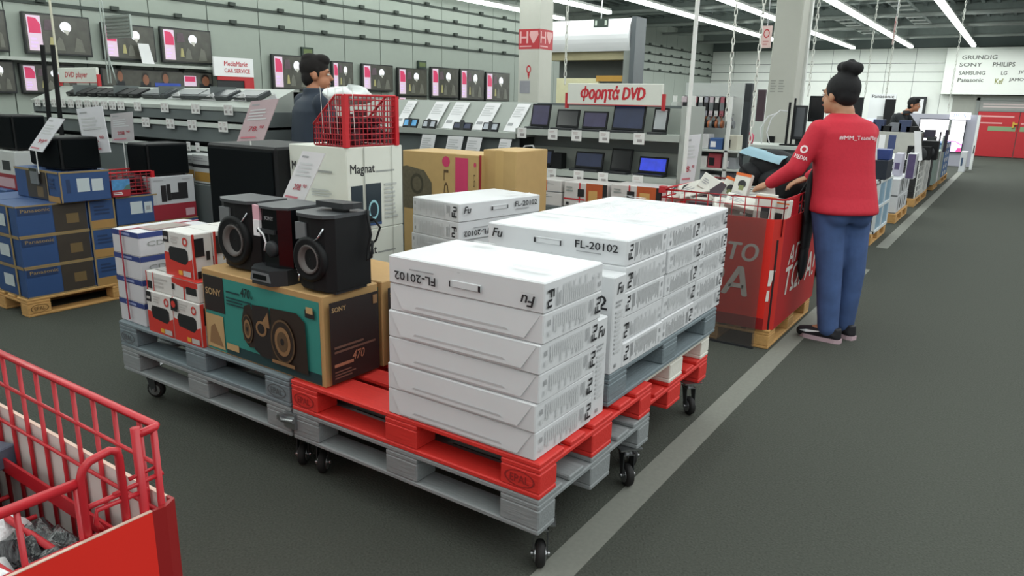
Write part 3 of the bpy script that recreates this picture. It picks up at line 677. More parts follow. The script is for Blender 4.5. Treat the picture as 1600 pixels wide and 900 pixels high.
bk = basket('wire_basket', BXW, .33, .10, .235, (float(bl[0]), 2.385, MT), 0, 'red wire basket with a sloping side on the upper cream carton')
# white plastic bag in the basket
b = MB(); r = random.Random(2)
for k in range(1): pass
vs = []; n, kk = 16, 8
for i in range(kk+1):
    tt = PI*i/kk
    for j in range(n):
        a = 2*PI*j/n; q = 1+.12*math.sin(3*a+i)+.06*r.random()
        vs.append((.13*math.sin(tt)*math.cos(a)*q, .10*math.sin(tt)*math.sin(a)*q, (.036*math.cos(tt)+.012*math.sin(4*a))*q))
b.raw(vs, [(i*n+j, (i+1)*n+j, (i+1)*n+(j+1) % n, i*n+(j+1) % n) for i in range(kk) for j in range(n)], M('plastic_bag_white', 'c9cecd', .3, var=.03), True)
tag(b.build('plastic_bag', None, (-2.70, 2.55, MT+.232)), 'crumpled white plastic bag on top of the red wire basket', 'bag')
for x in (.07, .12, .17, .22, .28):
    b = MB(); b.cyl((x, -.005, .06), (x-.01, -.005, .27), .0015, white_plastic, 4); b.build('cord', bk)

brown = M('brown_card', 'b29460', .7, var=.06, scale=14); pinkp = M('pink_print', 'c23a62', .5, var=.03)
g0 = Yp(629, 236, 3.42); g1 = Yp(748, 243, 3.42); gw = float(g1[0]-g0[0]); gh = float(g1[2])-TOP
gi = [('t', 'F', 'LG', .56, .62, .62, .86, M('lg_brown_ink', '5a4428', .6, var=0), {'rot': 270}), ('e', 'F', .59, .93, .05, .045, pinkp), ('r', 'F', .71, .5, .87, .97, pinkp), ('p', 'F', [(0, .5), (0, .86), (.06, .87), (.3, .84), (.4, .74), (.4, .5)], M('engine_picture', '5a5340', .6, var=.25, scale=60)), ('o', 'F', .2, .72, .09, .09, M('engine_ring', '3c3828', .6, var=0), .7), ('e', 'F', .96, .92, .015, .02, pinkp), ('t', 'F', 'LG', .945, .74, .965, .84, MATS['lg_brown_ink'], {'rot': 270}), ('r', 'R', 0, 0, .07, 1, M('dark_red_strip', '8e2230', .5, var=0)), ('r', 'R', .4, .3, .6, .95, M('brown_tape', 'a07f4c', .4, var=.02))]
carton('brown_a', gw, .30, gh, brown, gi); put_carton('hifi_carton', 'brown_a', (float(g0[0])+gw/2, 3.42+.15, TOP+gh/2), (0, 0, 0), 'brown hifi carton with a pink stripe and speaker picture', 'box', 'brown cartons')
h1_ = Yp(755, 236, 3.48); h2 = Yp(807, 237, 3.48); hw = float(h2[0]-h1_[0]); hh_ = float(h2[2])-TOP
carton('brown_b', hw, .34, hh_, brown, [('r', 'F', .38, 0, .62, 1, M('tan_tape', 'b99a64', .4, var=.02))]); put_carton('plain_carton', 'brown_b', (float(h1_[0])+hw/2, 3.48+.17, TOP+hh_/2), (0, 0, 0), 'plain brown carton beside the pink-striped hifi carton', 'box', 'brown cartons')

# ================================================================== CLOCK RADIO BOXES AND TIED WHITE-BLUE BOXES
crw = M('clock_box_white', 'd2d0cc', .5, var=.03); crr = M('clock_box_red', 'c4352c', .45, var=.04); blk = M('clock_picture_black', '1f1f22', .4, var=.05); yel = M('yellow_print', 'd9a53a', .5, var=0)
def clock_items(dark='F'):
    return [('p', 'F', [(0, 0), (1, 0), (1, .46), (.8, .38), (.25, .5), (0, .52)], crr), ('p', 'F', [(.2, .36), (.75, .30), (.86, .40), (.86, .60), (.78, .66), (.22, .66), (.16, .56)], blk), ('r', 'F', .0, .74, .2, .98, blk), ('r', 'F', .03, .8, .17, .86, M('box_pale', 'b9b6b2', .5, var=0)), ('o', 'F', .8, .82, .09, .1, crr, .6),
            ('l', 'F', .3, .74, .62, .92, 3, MATS['box_pale']), ('r', 'F', .5, .06, .64, .16, yel), ('r', 'F', .67, .05, .95, .17, MATS['box_pale']),
            ('r', 'R', 0, 0, .12, 1, crr), ('r', 'R', .1, .5, .55, .9, blk), ('r', 'R', .62, .4, .8, .6, blk), ('r', 'R', .15, .02, .5, .18, blk), ('p', 'T', [(.1, .1), (.6, .1), (.7, .6), (.3, .6)], crr), ('r', 'T', .7, .5, .95, .9, blk)]
cy0 = 1.655
cw = .195; ch_ = .188
carton('clock_front', cw, .14, ch_, crw, clock_items())
carton('clock_front_red', cw, .14, ch_, crw, clock_items()+[('r', 'F', .0, .70, .24, .99, blk), ('e', 'F', .11, .86, .08, .08, crr)])
put_carton('clock_radio_box', 'clock_front', (-2.9645, cy0+.07, Z0+ch_/2), (0, 0, 0), 'red and white clock radio box, left of the two on the slate pallet', 'box', 'clock radio boxes')
put_carton('clock_radio_box', 'clock_front_red', (-2.7645, cy0+.07, Z0+ch_/2), (0, 0, 0), 'red and white clock radio box touching the teal-fronted carton', 'box', 'clock radio boxes')
# lying layer
li = [('r', 'F', 0, 0, .04, 1, crr), ('r', 'F', .05, .1, .22, .5, blk), ('l', 'F', .3, .2, .9, .8, 3, MATS['box_pale']), ('r', 'F', .28, 0, .31, 1, crr), ('p', 'T', [(.1, .2), (.8, .2), (.8, .7), (.1, .6)], MATS['box_pale']), ('r', 'T', .4, .3, .6, .5, blk)]
carton('clock_lying', .193, .15, .085, crw, li)
carton('clock_lying_red', .19, .15, .085, crw, [('p', 'F', [(0, 1), (1, 1), (1, .75), (.5, .6), (0, .75)], crr), ('r', 'F', .55, .35, .95, .72, blk), ('r', 'F', .45, 0, .5, 1, crr), ('r', 'F', .0, .4, .1, .7, blk), ('r', 'T', .0, .0, 1, .55, crr), ('r', 'T', .6, .4, .9, .7, blk)])
z1 = Z0+ch_+.0005
put_carton('clock_radio_box', 'clock_lying', (-2.968, cy0+.085, z1+.0425), (0, 0, .02), 'white clock radio box lying flat in the middle layer', 'box', 'clock radio boxes')
put_carton('clock_radio_box', 'clock_lying_red', (-2.764, cy0+.08, z1+.0425), (0, 0, -.02), 'clock radio box with a red lid lying beside the teal-fronted carton', 'box', 'clock radio boxes')
z2 = z1+.0855
carton('clock_top', .2, .098, ch_+.004, crw, [q for q in clock_items() if q[1] != 'T'])
put_carton('clock_radio_box', 'clock_top', (-2.835, 1.735, z2+ch_/2+.002), (0, 0, .0), 'upright clock radio box at the front of the top row', 'box', 'clock radio boxes')
for k, nm in enumerate(('second', 'third', 'fourth')):
    put_carton('clock_radio_box', 'clock_top', (-2.835+.005*k, 1.735+.1*(k+1), z2+ch_/2+.002), (0, 0, 0), 'upright clock radio box, %s from the front of the top row' % nm, 'box', 'clock radio boxes')
for k in range(2):
    carton('clock_filler', .42, .185, ch_+.085, crw); put_carton('clock_radio_tray', 'clock_filler', (-2.865, cy0+.145+.10+.19*k, Z0+(ch_+.085)/2), (0, 0, 0), 'white tray carton hidden behind the lying clock radio boxes, '+('nearer one' if k == 0 else 'further one'), 'box')
# white-blue boxes tied with a red strap
bw = M('white_blue_card', 'c6c6ca', .5, var=.04); blu = M('lid_blue', '2c3c78', .5, var=.03)
BWH = .107
carton('white_blue', .215, .36, BWH, bw, [('r', 'F', 0, .78, 1, 1, blu), ('r', 'R', 0, .78, 1, 1, blu), ('r', 'F', .3, .84, .7, .93, M('lid_pale', '8d97bd', .5, var=0)), ('t', 'R', 'CDX 1A', .1, .42, .7, .62, txt_grey), ('r', 'T', .35, .2, .95, .75, M('lid_print_red', 'a07a78', .5, var=.05)), ('r', 'T', .4, .26, .9, .68, M('lid_print_brown', '8b8078', .5, var=.1))])
for k in range(4):
    put_carton('disc_player_box', 'white_blue', (-3.215+.006*k*0, 1.668+.18, Z0+BWH/2+k*(BWH+.0005)), (0, 0, math.radians(-1+.6*k)), 'white box with a blue lid band tied in red strap, '+('topmost', 'second from the top', 'third from the top', 'lowest')[3-k], 'box', 'tied white and blue boxes')
b = MB(); rs = M('red_strap', 'a23040', .5, var=0)
b.box(-3.232, 1.655, Z0+.02, -3.222, 1.657, Z0+4*BWH+.004, rs); b.box(-3.232, 1.655, Z0+4*BWH+.003, -3.222, 2.04, Z0+4*BWH+.005, rs)
tag(b.build('tie_strap'), 'thin red strap tied round the white and blue boxes', 'strap')
# glossy white carton lids behind the clock boxes
carton('white_lid', .40, .3, .10, M('gloss_white_card', 'e4e4e6', .35, var=.01)); put_carton('flat_white_box', 'white_lid', (-2.85, 2.265, Z0+.235+.0+.05+.09), (0, 0, 0), 'flat glossy white box behind the top row of clock radio boxes', 'box')
carton('white_lid2', .40, .2, .325, crw); put_carton('white_box', 'white_lid2', (-2.85, 2.275, Z0+.1625), (0, 0, 0), 'tall white box under the flat glossy white box', 'box')

# ================================================================== BLUE CARTONS ON THE PINE PALLET
bluc = M('blue_card', '2d4a78', .5, var=.05); blud = M('blue_card_dark', '23375a', .5, var=.05); ovp = M('oven_picture', '3a332c', .5, var=.12, scale=12); ovg = M('oven_window', '6d5a3a', .5, var=.05); edge = M('card_edge_tan', '8f7a52', .7, var=.05); lab = M('label_paper', 'b9c3c6', .5, var=.02)
BH = .199
def blue_items(face, brand=True):
    return [('r', face, 0, 0, 1, .05, edge), ('r', face, 0, .95, 1, 1, edge), ('r', face, .5, .05, .98, .95, ovp), ('r', face, .68, .3, .86, .62, ovg), ('r', face, .02, .7, .45, .95, blud)]+([('t', face, 'Panasonic', .06, .78, .46, .89, edge)] if brand else [])
carton('blue_main', .40, .43, BH, bluc, blue_items('R')+[('r', 'F', .25, .3, .6, .7, lab), ('r', 'F', 0, 0, 1, .05, edge), ('r', 'F', 0, .95, 1, 1, edge), ('r', 'F', .7, .0, .76, 1, edge)])
carton('blue_side', .40, .175, BH, bluc, [('r', 'R', 0, 0, 1, .28, M('card_tan_band', 'a07c48', .6, var=.08)), ('r', 'R', 0, .95, 1, 1, edge), ('r', 'R', 0, 0, .06, 1, edge), ('r', 'R', .94, 0, 1, 1, edge), ('l', 'R', .2, .45, .8, .8, 3, blud)])
carton('blue_label', .40, .30, BH, bluc, [('r', 'R', .33, .35, .62, .78, lab), ('r', 'R', .66, .35, .85, .74, lab), ('r', 'R', 0, .95, 1, 1, edge), ('r', 'R', .70, .45, .8, .6, grey_ink)])
PX = -5.095
for k in range(3):
    z = .1205+BH/2+k*(BH+.001); nm = ('lowest', 'middle', 'upper')[k]
    put_carton('oven_carton', 'blue_main', (PX-.2, 1.985+.215, z), (0, 0, math.radians(.6-.5*k)), 'blue oven carton at the pallet corner, %s of three' % nm, 'box', 'blue oven cartons')
    put_carton('oven_carton', 'blue_side', (PX-.2, 1.985+.435+.09, z), (0, 0, 0), 'narrow blue carton with a tan band beside the corner cartons, %s of three' % nm, 'box', 'blue oven cartons')
    if k < 3: put_carton('oven_carton', 'blue_label', (PX-.2, 1.985+.62+.155, z), (0, 0, 0), 'blue carton with white shipping labels, %s of three' % nm, 'box', 'blue oven cartons')
    carton('blue_back', .38, .9, BH, bluc); put_carton('oven_carton', 'blue_back', (PX-.6, 2.45, z), (0, 0, 0), 'long blue carton at the back of the pine pallet, %s of three' % nm, 'box', 'blue oven cartons')
L4 = .1205+3*(BH+.001)
c4 = Zp(97, 318, L4)
x4, y4 = float(c4[0]), float(c4[1])
carton('blue_top', .62, .32, .2, bluc, [('r', 'R', .12, .3, .2, .75, blud), ('r', 'R', .33, .32, .58, .76, lab), ('r', 'R', .62, .32, .85, .72, lab), ('r', 'R', 0, .94, 1, 1, edge), ('r', 'R', 0, 0, .03, 1, edge), ('r', 'F', 0, .93, 1, 1, edge), ('r', 'F', .73, 0, .75, 1, edge), ('r', 'F', .28, .05, .72, .93, ovp), ('r', 'F', .5, .1, .64, .45, ovg), ('l', 'F', .78, .4, .95, .8, 3, blud), ('r', 'F', .75, .0, 1, .2, MATS['card_tan_band'])])
put_carton('oven_carton', 'blue_top', (x4-.31, y4+.16, L4+.1), (0, 0, 0), 'blue carton on top of the pile, turned, with two white labels', 'box', 'blue oven cartons')
T4 = L4+.2
# ================================================================== LEFT: black speakers, speaker carton, tray basket, price cards
for k in range(2): put_carton('oven_carton', 'blue_label', (PX-.2, 2.915+.155, .1205+BH/2+k*(BH+.001)), (0, 0, 0), 'blue carton under the red and white speaker carton, '+('lower' if k == 0 else 'upper')+' of two', 'box', 'blue oven cartons')
LP = .1205+2*(BH+.001)
a = Xp(237, 300, PX); c = Xp(305, 300, PX); pl = float(c[1]-a[1])-.004; pt = float(Xp(270, 275, PX)[2])
carton('speaker_carton', .3, pl, pt-LP, M('speaker_carton_white', 'b4b6ba', .5, var=.03), [('r', 'R', 0, 0, 1, .36, M('carton_dark_red', '8c2230', .5, var=.04)), ('r', 'R', .74, .05, .95, .22, M('label_pink', 'b99aa2', .5, var=0)), ('r', 'R', .2, .42, .32, .8, blk), ('r', 'R', .33, .44, .42, .82, blk), ('r', 'R', .42, .46, .64, .62, blk), ('r', 'R', .6, .46, .82, .84, blk), ('l', 'R', .05, .9, .4, .94, 1, grey_ink), ('l', 'R', .7, .9, .95, .94, 1, grey_ink)])
put_carton('speaker_carton', 'speaker_carton', (PX-.15, float(a[1])+.002+pl/2, (LP+pt)/2), (0, 0, 0), 'white and dark red speaker carton under a black loudspeaker', 'box')
def black_speaker(loc, w, d, h, label, rz=0.):
    t = empty('loudspeaker', loc, rz, label, 'speaker', 'black loudspeakers on the left pile')
    b = MB(); b.cbox(-w/2, 0, .008, w/2, d, h, .008, black_plastic); b.build('cabinet', t)
    b = MB(); b.cbox(-w/2+.012, -.012, .02, w/2-.012, 0, h-.012, .005, MATS['speaker_cloth']); b.build('grille_cloth', t)
    b = MB(); b.cbox(w/2, .012, .02, w/2+.008, d-.012, h-.012, .004, MATS['speaker_cloth']); b.build('side_panel', t)
    for x in (-w/2+.03, w/2-.03):
        for y in (.03, d-.03): b = MB(); b.cyl((x, y, 0), (x, y, .008), .012, rubber, 6); b.build('foot', t)
    return t
black_speaker((x4-.17, y4+.04, T4), .30, .25, .215, 'black cube loudspeaker on top of the turned blue carton')
black_speaker((x4-.47, y4+.1, T4), .22, .2, .15, 'low black loudspeaker behind the tilted card on the blue carton')
black_speaker((PX-.155, float(a[1])+.01, pt), .26, pl-.02, .235, 'black cube loudspeaker on the white and dark red carton')
# red tray basket with the blue photo box
p = Xp(168, 300, PX-.02)
tb = basket('wire_tray', .24, .34, .16, .16, (PX-.262, y4+.325, L4+.002), 0, 'red wire tray behind the turned blue carton', sx=8, ry=6)
a2 = Xp(163, 270, PX+.01); c2 = Xp(195, 297, PX+.01)
b = MB(); w_ = float(c2[1]-a2[1]); b.cbox(-.02, 0, 0, .02, w_, .12, .003, M('photo_box_red', '9c2a33', .4, var=.03)); o = tag(b.build('photo_box', None, (PX+.005, y4+.345, L4+.002)), 'small red box with a blue sky picture standing before the wire tray', 'box')
b = MB(); F = Face((.02, 0, 0), (0, w_, 0), (0, 0, .12)); prints(b, {}, [('r', F, 0, .4, 1, 1, M('sky_picture', '4d88b8', .4, var=.3, scale=40)), ('p', F, [(.6, .4), (1, .4), (1, .7), (.8, .65)], M('sea_picture', '4f6f6a', .4, var=.1)), ('l', F, .05, .12, .9, .3, 2, paper_white)]); b.build('print', o)
# cartons and cabinet cut by the left edge
e0 = Yp(28, 225, 2.9)
carton('edge_carton', .5, .3, .30, M('edge_white', 'b8bab8', .5, var=.03), [('r', 'F', 0, 0, 1, .4, MATS['carton_dark_red']), ('r', 'F', .55, .5, .82, .75, blk), ('r', 'F', .2, .05, .9, .3, MATS['label_pink'])])
e1 = Yp(30, 300, 2.55)
put_carton('speaker_carton', 'edge_carton', (float(e1[0])-.25, 2.55+.15, float(e1[2])+.16), (0, 0, 0), 'white and red carton cut by the left edge of the view', 'box')
b = MB(); zc = float(e1[2])+.01; b.cbox(-.35, 0, 0, .0, .5, zc, .006, bluc); tag(b.build('plinth_carton', None, (float(e1[0])-.1, 2.5, 0)), 'blue carton under the white and red carton at the left edge', 'box')
e2 = Yp(26, 185, 2.5)
black_speaker((float(e1[0])-.28, 2.60, zc+.301), .42, .24, float(e2[2])-zc-.29, 'tall black loudspeaker at the very left edge')

card_m = M('price_card', 'd3d3d8', .35, var=.02); card_pk = M('price_card_pink', 'b9a4a8', .35, var=.04); priceR = M('price_red', 'b03040', .5, var=0)
def price_card(p_bl, p_br, p_tl, Y, text, label, m=card_m, tilt=0., foot=0.):
    bl, br, tl = Yp(*p_bl, Y), Yp(*p_br, Y), Yp(*p_tl, Y)
    t = inst('price_card', None, None); bpy.data.objects.remove(t)
    U = Vector((br-bl).tolist()); V = Vector((tl-bl).tolist()); U.y += 0; V.y += tilt; o = Vector(bl.tolist())
    n = U.cross(V).normalized()*.004; b = MB()
    P = [Vector((0, 0, 0)), U, U+V, V]
    b.raw([p for p in P]+[p-n for p in P], [(0, 1, 2, 3), (7, 6, 5, 4), (0, 4, 5, 1), (1, 5, 6, 2), (2, 6, 7, 3), (3, 7, 4, 0)], m)
    c = tag(b.build('price_card', None, o), label, 'price card', 'price cards')
    F = Face((0, 0, 0), U, V); b = MB()
    prints(b, {}, [('l', F, .1, .86, .4, .93, 1, grey_ink), ('l', F, .12, .5, .85, .8, 4, MATS['pale_ink']), ('t', F, text[0], .3, .24, .66, .36, priceR), ('t', F, text[1], .7, .3, .86, .37, priceR), ('l', F, .12, .05, .92, .13, 1, M('price_pink', 'c77782', .5, var=0))], .0015); b.build('print', c)
    if foot:
        b = MB(); q = U*.5; b.cyl(q-n*1.2, (q.x, q.y+.004, -foot), .004, white_plastic, 5); b.build('stem', c)
    return c
price_card((44, 234), (66, 238), (62, 183), y4-.02, ('99', '90'), 'tilted white price card before the black cube loudspeaker at the left', tilt=.06, foot=.15)
b = MB(); f0 = Yp(43, 236, y4-.022); b.cbox(-.0, 0, 0, .10, .012, .105, .003, grey_plastic); b.box(0, -.002, .085, .10, .0, .105, gloss_black); tag(b.build('card_stand', None, (float(f0[0]), y4-.03, L4+.105)), 'grey card stand with a black top strip at the left carton', 'stand')
price_card((133, 240), (173, 238), (119, 170), y4+.28, ('28.', '90'), 'white price card reading 28,90 beside the black cube loudspeaker', foot=.16)
price_card((175, 222), (209, 220), (172, 178), 2.95, ('298.', '90'), 'smaller pale price card right of the 28,90 card', m=M('card_dull', 'b3aeb0', .4, var=.02), foot=.4)
price_card((370, 221), (411, 219), (387, 158), 2.32, ('78.', '90'), 'pinkish price card standing on the big black cabinet', m=card_pk, tilt=.02, foot=.02)
price_card((440, 312), (473, 318), (464, 236), 2.05, ('208.', '90'), 'glossy white price card leaning over the mini stereo', m=M('card_gloss', 'd6d4d6', .12, var=.02), tilt=.03, foot=.2)
# tall black twin stand
b = MB()
q = Yp(72, 210, 3.2); q2 = Yp(66, 70, 3.2); q3 = Yp(92, 210, 3.2); q4 = Yp(82, 70, 3.2)
t = empty('floor_stand', (float(q[0]), 3.2, 0), 0, 'tall black twin-pole stand rising behind the left loudspeaker', 'stand')
for A_, B_ in ((q, q2), (q3, q4)):
    b = MB(); b.cyl((float(A_[0]-q[0]), 0, 0), (float(B_[0]-q[0]), 0, float(B_[2])), .02, black_plastic, 8); b.build('pole', t)
b = MB(); b.box(-.1, -.08, 0, .25, .1, .02, black_plastic); b.build('base', t)

# ================================================================== LEFT WALL: televisions on the slotted panels
tvb = M('tv_frame_black', '15181a', .35, var=0); tvs = M('tv_screen_dark', '3c3d38', .25, var=.5, scale=9, emit='44443e', estr=.35)
pinkE = M('screen_banner_pink', 'b02c54', .4, var=0, emit='d83c68', estr=.28); whE = M('screen_banner_white', 'b8a4b4', .4, var=0, emit='e8d0e6', estr=.3); blobE = M('screen_blob_white', 'c8c8cc', .4, var=0, emit='f4f6ff', estr=.5)  # the white blob is bright picture content on each screen
skinE = M('screen_face', '7c523e', .4, var=.1, emit='8a5a42', estr=.12); hairE = M('screen_hair', '2a2220', .4, var=0); blueE = M('screen_blue_shirt', '28408c', .4, var=0, emit='28408c', estr=.3); goldE = M('screen_gold', '8f8a5e', .4, var=0, emit='8a8458', estr=.3)
def wall_tv(pl, ptop, pr, pbot, label, faces=False, banner=True):
    a = Xp(pl, ptop, WALL_X+.1); c = Xp(pr, (ptop+pbot)/2, WALL_X+.1); z1 = float(a[2]); z0 = float(Xp(pl, pbot, WALL_X+.1)[2]); y0, y1 = float(a[1]), float(c[1])
    t = empty('wall_television', (WALL_X+.02, y0, z0), 0, label, 'television', 'televisions on the grey wall')
    W_, H_ = y1-y0, z1-z0
    b = MB(); b.cbox(.02, 0, 0, .07, W_, H_, .006, tvb); b.build('frame', t)
    b = MB(); b.box(.071, .02, .025, .073, W_-.02, H_-.02, tvs); sc = b.build('screen', t)
    F = Face((.073, .02, .025), (0, W_-.04, 0), (0, 0, H_-.045)); its = []
    if banner: its += [('r', F, .03, .04, .24, .97, whE), ('p', F, [(.05, .5), (.23, .5), (.23, .75), (.17, .9), (.05, .92)], pinkE), ('l', F, .06, .1, .2, .4, 3, M('screen_lilac', 'b9a0c8', .4, var=0, emit='b9a0c8', estr=.6))]
    its += [('e', F, .62, .72, .09, .15, blobE), ('p', F, [(.56, .64), (.68, .64), (.64, .5)], M('screen_dim', '9a9a92', .4, var=0, emit='9a9a92', estr=.4)), ('p', F, [(.34, .15), (.42, .15), (.40, .42), (.36, .42)], goldE), ('p', F, [(.44, .08), (.58, .08), (.55, .38), (.5, .45), (.46, .3)], M('screen_shape_grey', '55564e', .4, var=.3, scale=20, emit='55564e', estr=.3)), ('p', F, [(.72, .06), (.9, .06), (.86, .4), (.78, .46)], MATS['screen_shape_grey']), ('p', F, [(.28, .6), (.45, .62), (.42, .9), (.3, .88)], M('screen_shape_plum', '4a3c44', .4, var=.3, scale=20, emit='4a3c44', estr=.3))]
    if faces: its = faces(F)
    b = MB(); prints(b, {}, its, .001); b.build('picture', sc)
    b = MB(); b.box(0, W_*.35, H_*.3, .02, W_*.65, H_*.7, slot_m); b.build('bracket', t)
    return t
wall_tv(-45, 10, 12, 78, 'black wall television cut by the left edge of the view')
wall_tv(33, 17, 142, 83, 'wall television on the upper shelf left of the hanging pole')
wall_tv(158, 34, 243, 92, 'wall television partly behind the hanging frame')
wall_tv(250, 41, 331, 97, 'wall television on the upper shelf beside the red and white wall sign')
wall_tv(-40, 92, 25, 145, 'lower wall television cut by the left edge')
wall_tv(30, 98, 120, 146, 'lower wall television left of the white hanging sign')
def crowd(F):
    its = [('r', F, .72, .1, .84, .8, whE), ('r', F, .73, .4, .83, .75, pinkE)]
    for u, v, r_, s in ((.14, .62, .05, skinE), (.36, .45, .06, skinE), (.54, .56, .06, skinE), (.93, .5, .08, skinE)):
        its += [('r', F, u-r_*.75, 0, u+r_*.75, .3, M('screen_dark_shirt', '1c2024', .4, var=0)), ('e', F, u, v+.10, r_*.52, .34, hairE), ('e', F, u+.003, v-.03, r_*.46, .33, s)]
    return its+[('r', F, .44, 0, .68, .25, blueE)]
wall_tv(157, 105, 333, 136, 'lower wall television showing a row of faces', faces=crowd)
for (x0, t0, x1, b0, lb) in ((425, 84, 487, 140, 'wall television left of the man in the dark jacket'), (519, 95, 553, 140, 'wall television just right of the man in the dark jacket'), (566, 99, 615, 142, 'third wall television from the dark-jacketed man'), (622, 105, 668, 150, 'fourth wall television from the dark-jacketed man'), (674, 104, 717, 153, 'fifth wall television from the dark-jacketed man'), (720, 107, 757, 156, 'second last wall television before the striped column'), (760, 112, 797, 158, 'last wall television before the striped column')):
    wall_tv(x0, t0, x1, b0, lb)
for (x0, t0, x1, b0, lb) in ((622, 150, 668, 178, 'low wall television below the fourth one'), (674, 155, 717, 180, 'low wall television below the fifth one'), (720, 158, 757, 182, 'low wall television near the striped column')):
    wall_tv(x0, t0, x1, b0, lb, banner=True)
# wall shelves under the televisions
def wall_shelf(px0, py0, px1, py1, label, d=.32):
    a = Xp(px0, py0, WALL_X+d); c = Xp(px1, py1, WALL_X+d); z = float(a[2]+c[2])/2
    t = empty('wall_shelf', (WALL_X+.003, float(a[1]), z), 0, label, 'shelf', 'shelves on the television wall'); L = float(c[1]-a[1])
    b = MB(); b.cbox(0, 0, -.03, d, L, 0, .004, shelf_white); b.build('shelf_board', t)
    b = MB(); b.box(d, 0, -.034, d+.006, L, .004, M('shelf_edge', 'a9aea8', .4, var=.02)); b.build('front_rail', t)
    for k in range(int(L/.9)+1): b = MB(); b.prism([(0, -.2), (0, -.03), (d-.05, -.03)], 1, k*.9, k*.9+.01, slot_m); b.build('bracket', t)
wall_shelf(-60, 84, 336, 106, 'white shelf below the upper row of wall televisions', .2)
# red and white promotion sign between the televisions
a = Xp(333, 88, WALL_X+.3); c = Xp(398, 140, WALL_X+.3); ym, yM = float(a[1]), float(c[1]); zt = float(a[2]); zb = float(Xp(333, 140, WALL_X+.3)[2])
t = empty('wall_sign', (WALL_X+.27, ym, zb), 0, 'white and red framed promotion sign right of the upper televisions', 'sign'); L, H = yM-ym, zt-zb
b = MB(); b.box(0, 0, H*.42, .03, L, H, paper_white); sp = b.build('sign_board', t)
b = MB(); F = Face((.031, 0, H*.42), (0, L, 0), (0, 0, H*.58)); prints(b, {}, [('t', F, 'MediaMarkt', .25, .55, .85, .8, red_ink, {'shear': .1}), ('t', F, 'CAR SERVICE', .25, .2, .9, .42, red_ink)], .001); b.build('print', sp)
b = MB(); b.box(0, .08*L, H*.30, .025, L, H*.42, door_red); b.box(0, .75*L, 0, .025, L, H*.30, door_red); b.box(.0, .08*L, .0, .01, .75*L, H*.3, dark_plastic); b.build('red_frame', t)
b = MB(); b.box(-.27, L*.3, H*.6, 0, L*.7, H*.65, slot_m); b.build('bracket', t)
# ================================================================== SHELF UNITS
gdark = M('gondola_dark', '5a6161', .6, var=.04); glight = M('gondola_light', '9da39d', .5, var=.03)
tag_me = {}
def tag_mesh(w=.05, h=.06):
    k = (w, h)
    if k not in tag_me:
        b = MB(); b.box(0, -.004, 0, w, 0, h, M('tag_white', 'd4d4d2', .4, var=.02)); F = Face((0, -.004, 0), (w, 0, 0), (0, 0, h))
        prints(b, {}, [('l', F, .15, .6, .85, .85, 2, M('tag_print', 'b7aaa8', .5, var=0)), ('r', F, .35, .2, .8, .45, M('tag_print2', '95908f', .5, var=0))], .001); tag_me[k] = b.mesh('price_tag')
    return tag_me[k]
# ---- left unit: sloping top ledge with players, two rails of tags
GY = 3.5
gl = Yp(50, 150, GY); gr = Yp(412, 175, GY)
GX0, GX1 = float(gl[0]), float(gr[0]); GW = GX1-GX0
t = empty('shelf_unit', (GX0, GY, 0), 0, 'long dark shelf unit with a pale sloping top below the wall televisions', 'shelf')
def lz(px, py, Y=GY): return float(Yp(px, py, Y)[2])
zA = lz(300, 165); zB = lz(290, 192); zC = lz(330, 232)
b = MB(); b.box(0, .28, 0, GW, .34, zA+.12, gdark); b.build('back_panel', t)
b = MB(); b.prism([(-.02, zA-.03), (-.02, zA), (.30, zA+.14), (.34, zA+.14), (.34, zA-.03)], 0, 0, GW, glight); b.build('sloping_top', t)
for i in range(1, 5): b = MB(); b.box(GW*i/5-.003, .06, zA+.06, GW*i/5+.003, .30, zA+.15, gdark); b.build('divider', t)
for z, dpt in ((zB, .04), (zC, .04)):
    b = MB(); b.box(0, -.02, z-.02, GW, .28, z, gdark); b.build('shelf_board', t)
    b = MB(); b.box(0, -.03, z-.022, GW, -.021, z+.014, shelf_white); b.build('price_rail', t)
for z0_, z1_ in ((zB+.03, zA-.035), (zC+.05, zB-.025), (.12, zC-.03)):
    b = MB(); b.box(.031, -.012, z0_, GW-.031, .02, z1_, gdark); b.build('fascia', t)
for x_ in (0, GW-.03): b = MB(); b.box(x_, 0, 0, x_+.03, .34, zA-.03, gdark); b.build('side_panel', t)
b = MB(); b.box(.03, .0, 0, GW-.03, .28, .12, gdark); b.build('plinth', t)
for px, py in [(58+13*k, 150+.8*k) for k in range(11)]+[(214, 161), (256, 163), (304, 166), (355, 170)]:
    for dx in (0, .055): inst('price_tag', tag_mesh(.052, .075), t, (float(Yp(px, py, GY)[0])-GX0+dx, -.026, zA-.06))
for px, py in ((228, 190), (266, 193), (300, 196), (348, 202)):
    for dx in (0, .058): inst('price_tag', tag_mesh(.054, .078), t, (float(Yp(px, py, GY)[0])-GX0+dx, -.032, zB-.05))
for px in (298, 312): inst('price_tag', tag_mesh(.05, .07), t, (float(Yp(px, 230, GY)[0])-GX0, -.032, zC-.03))
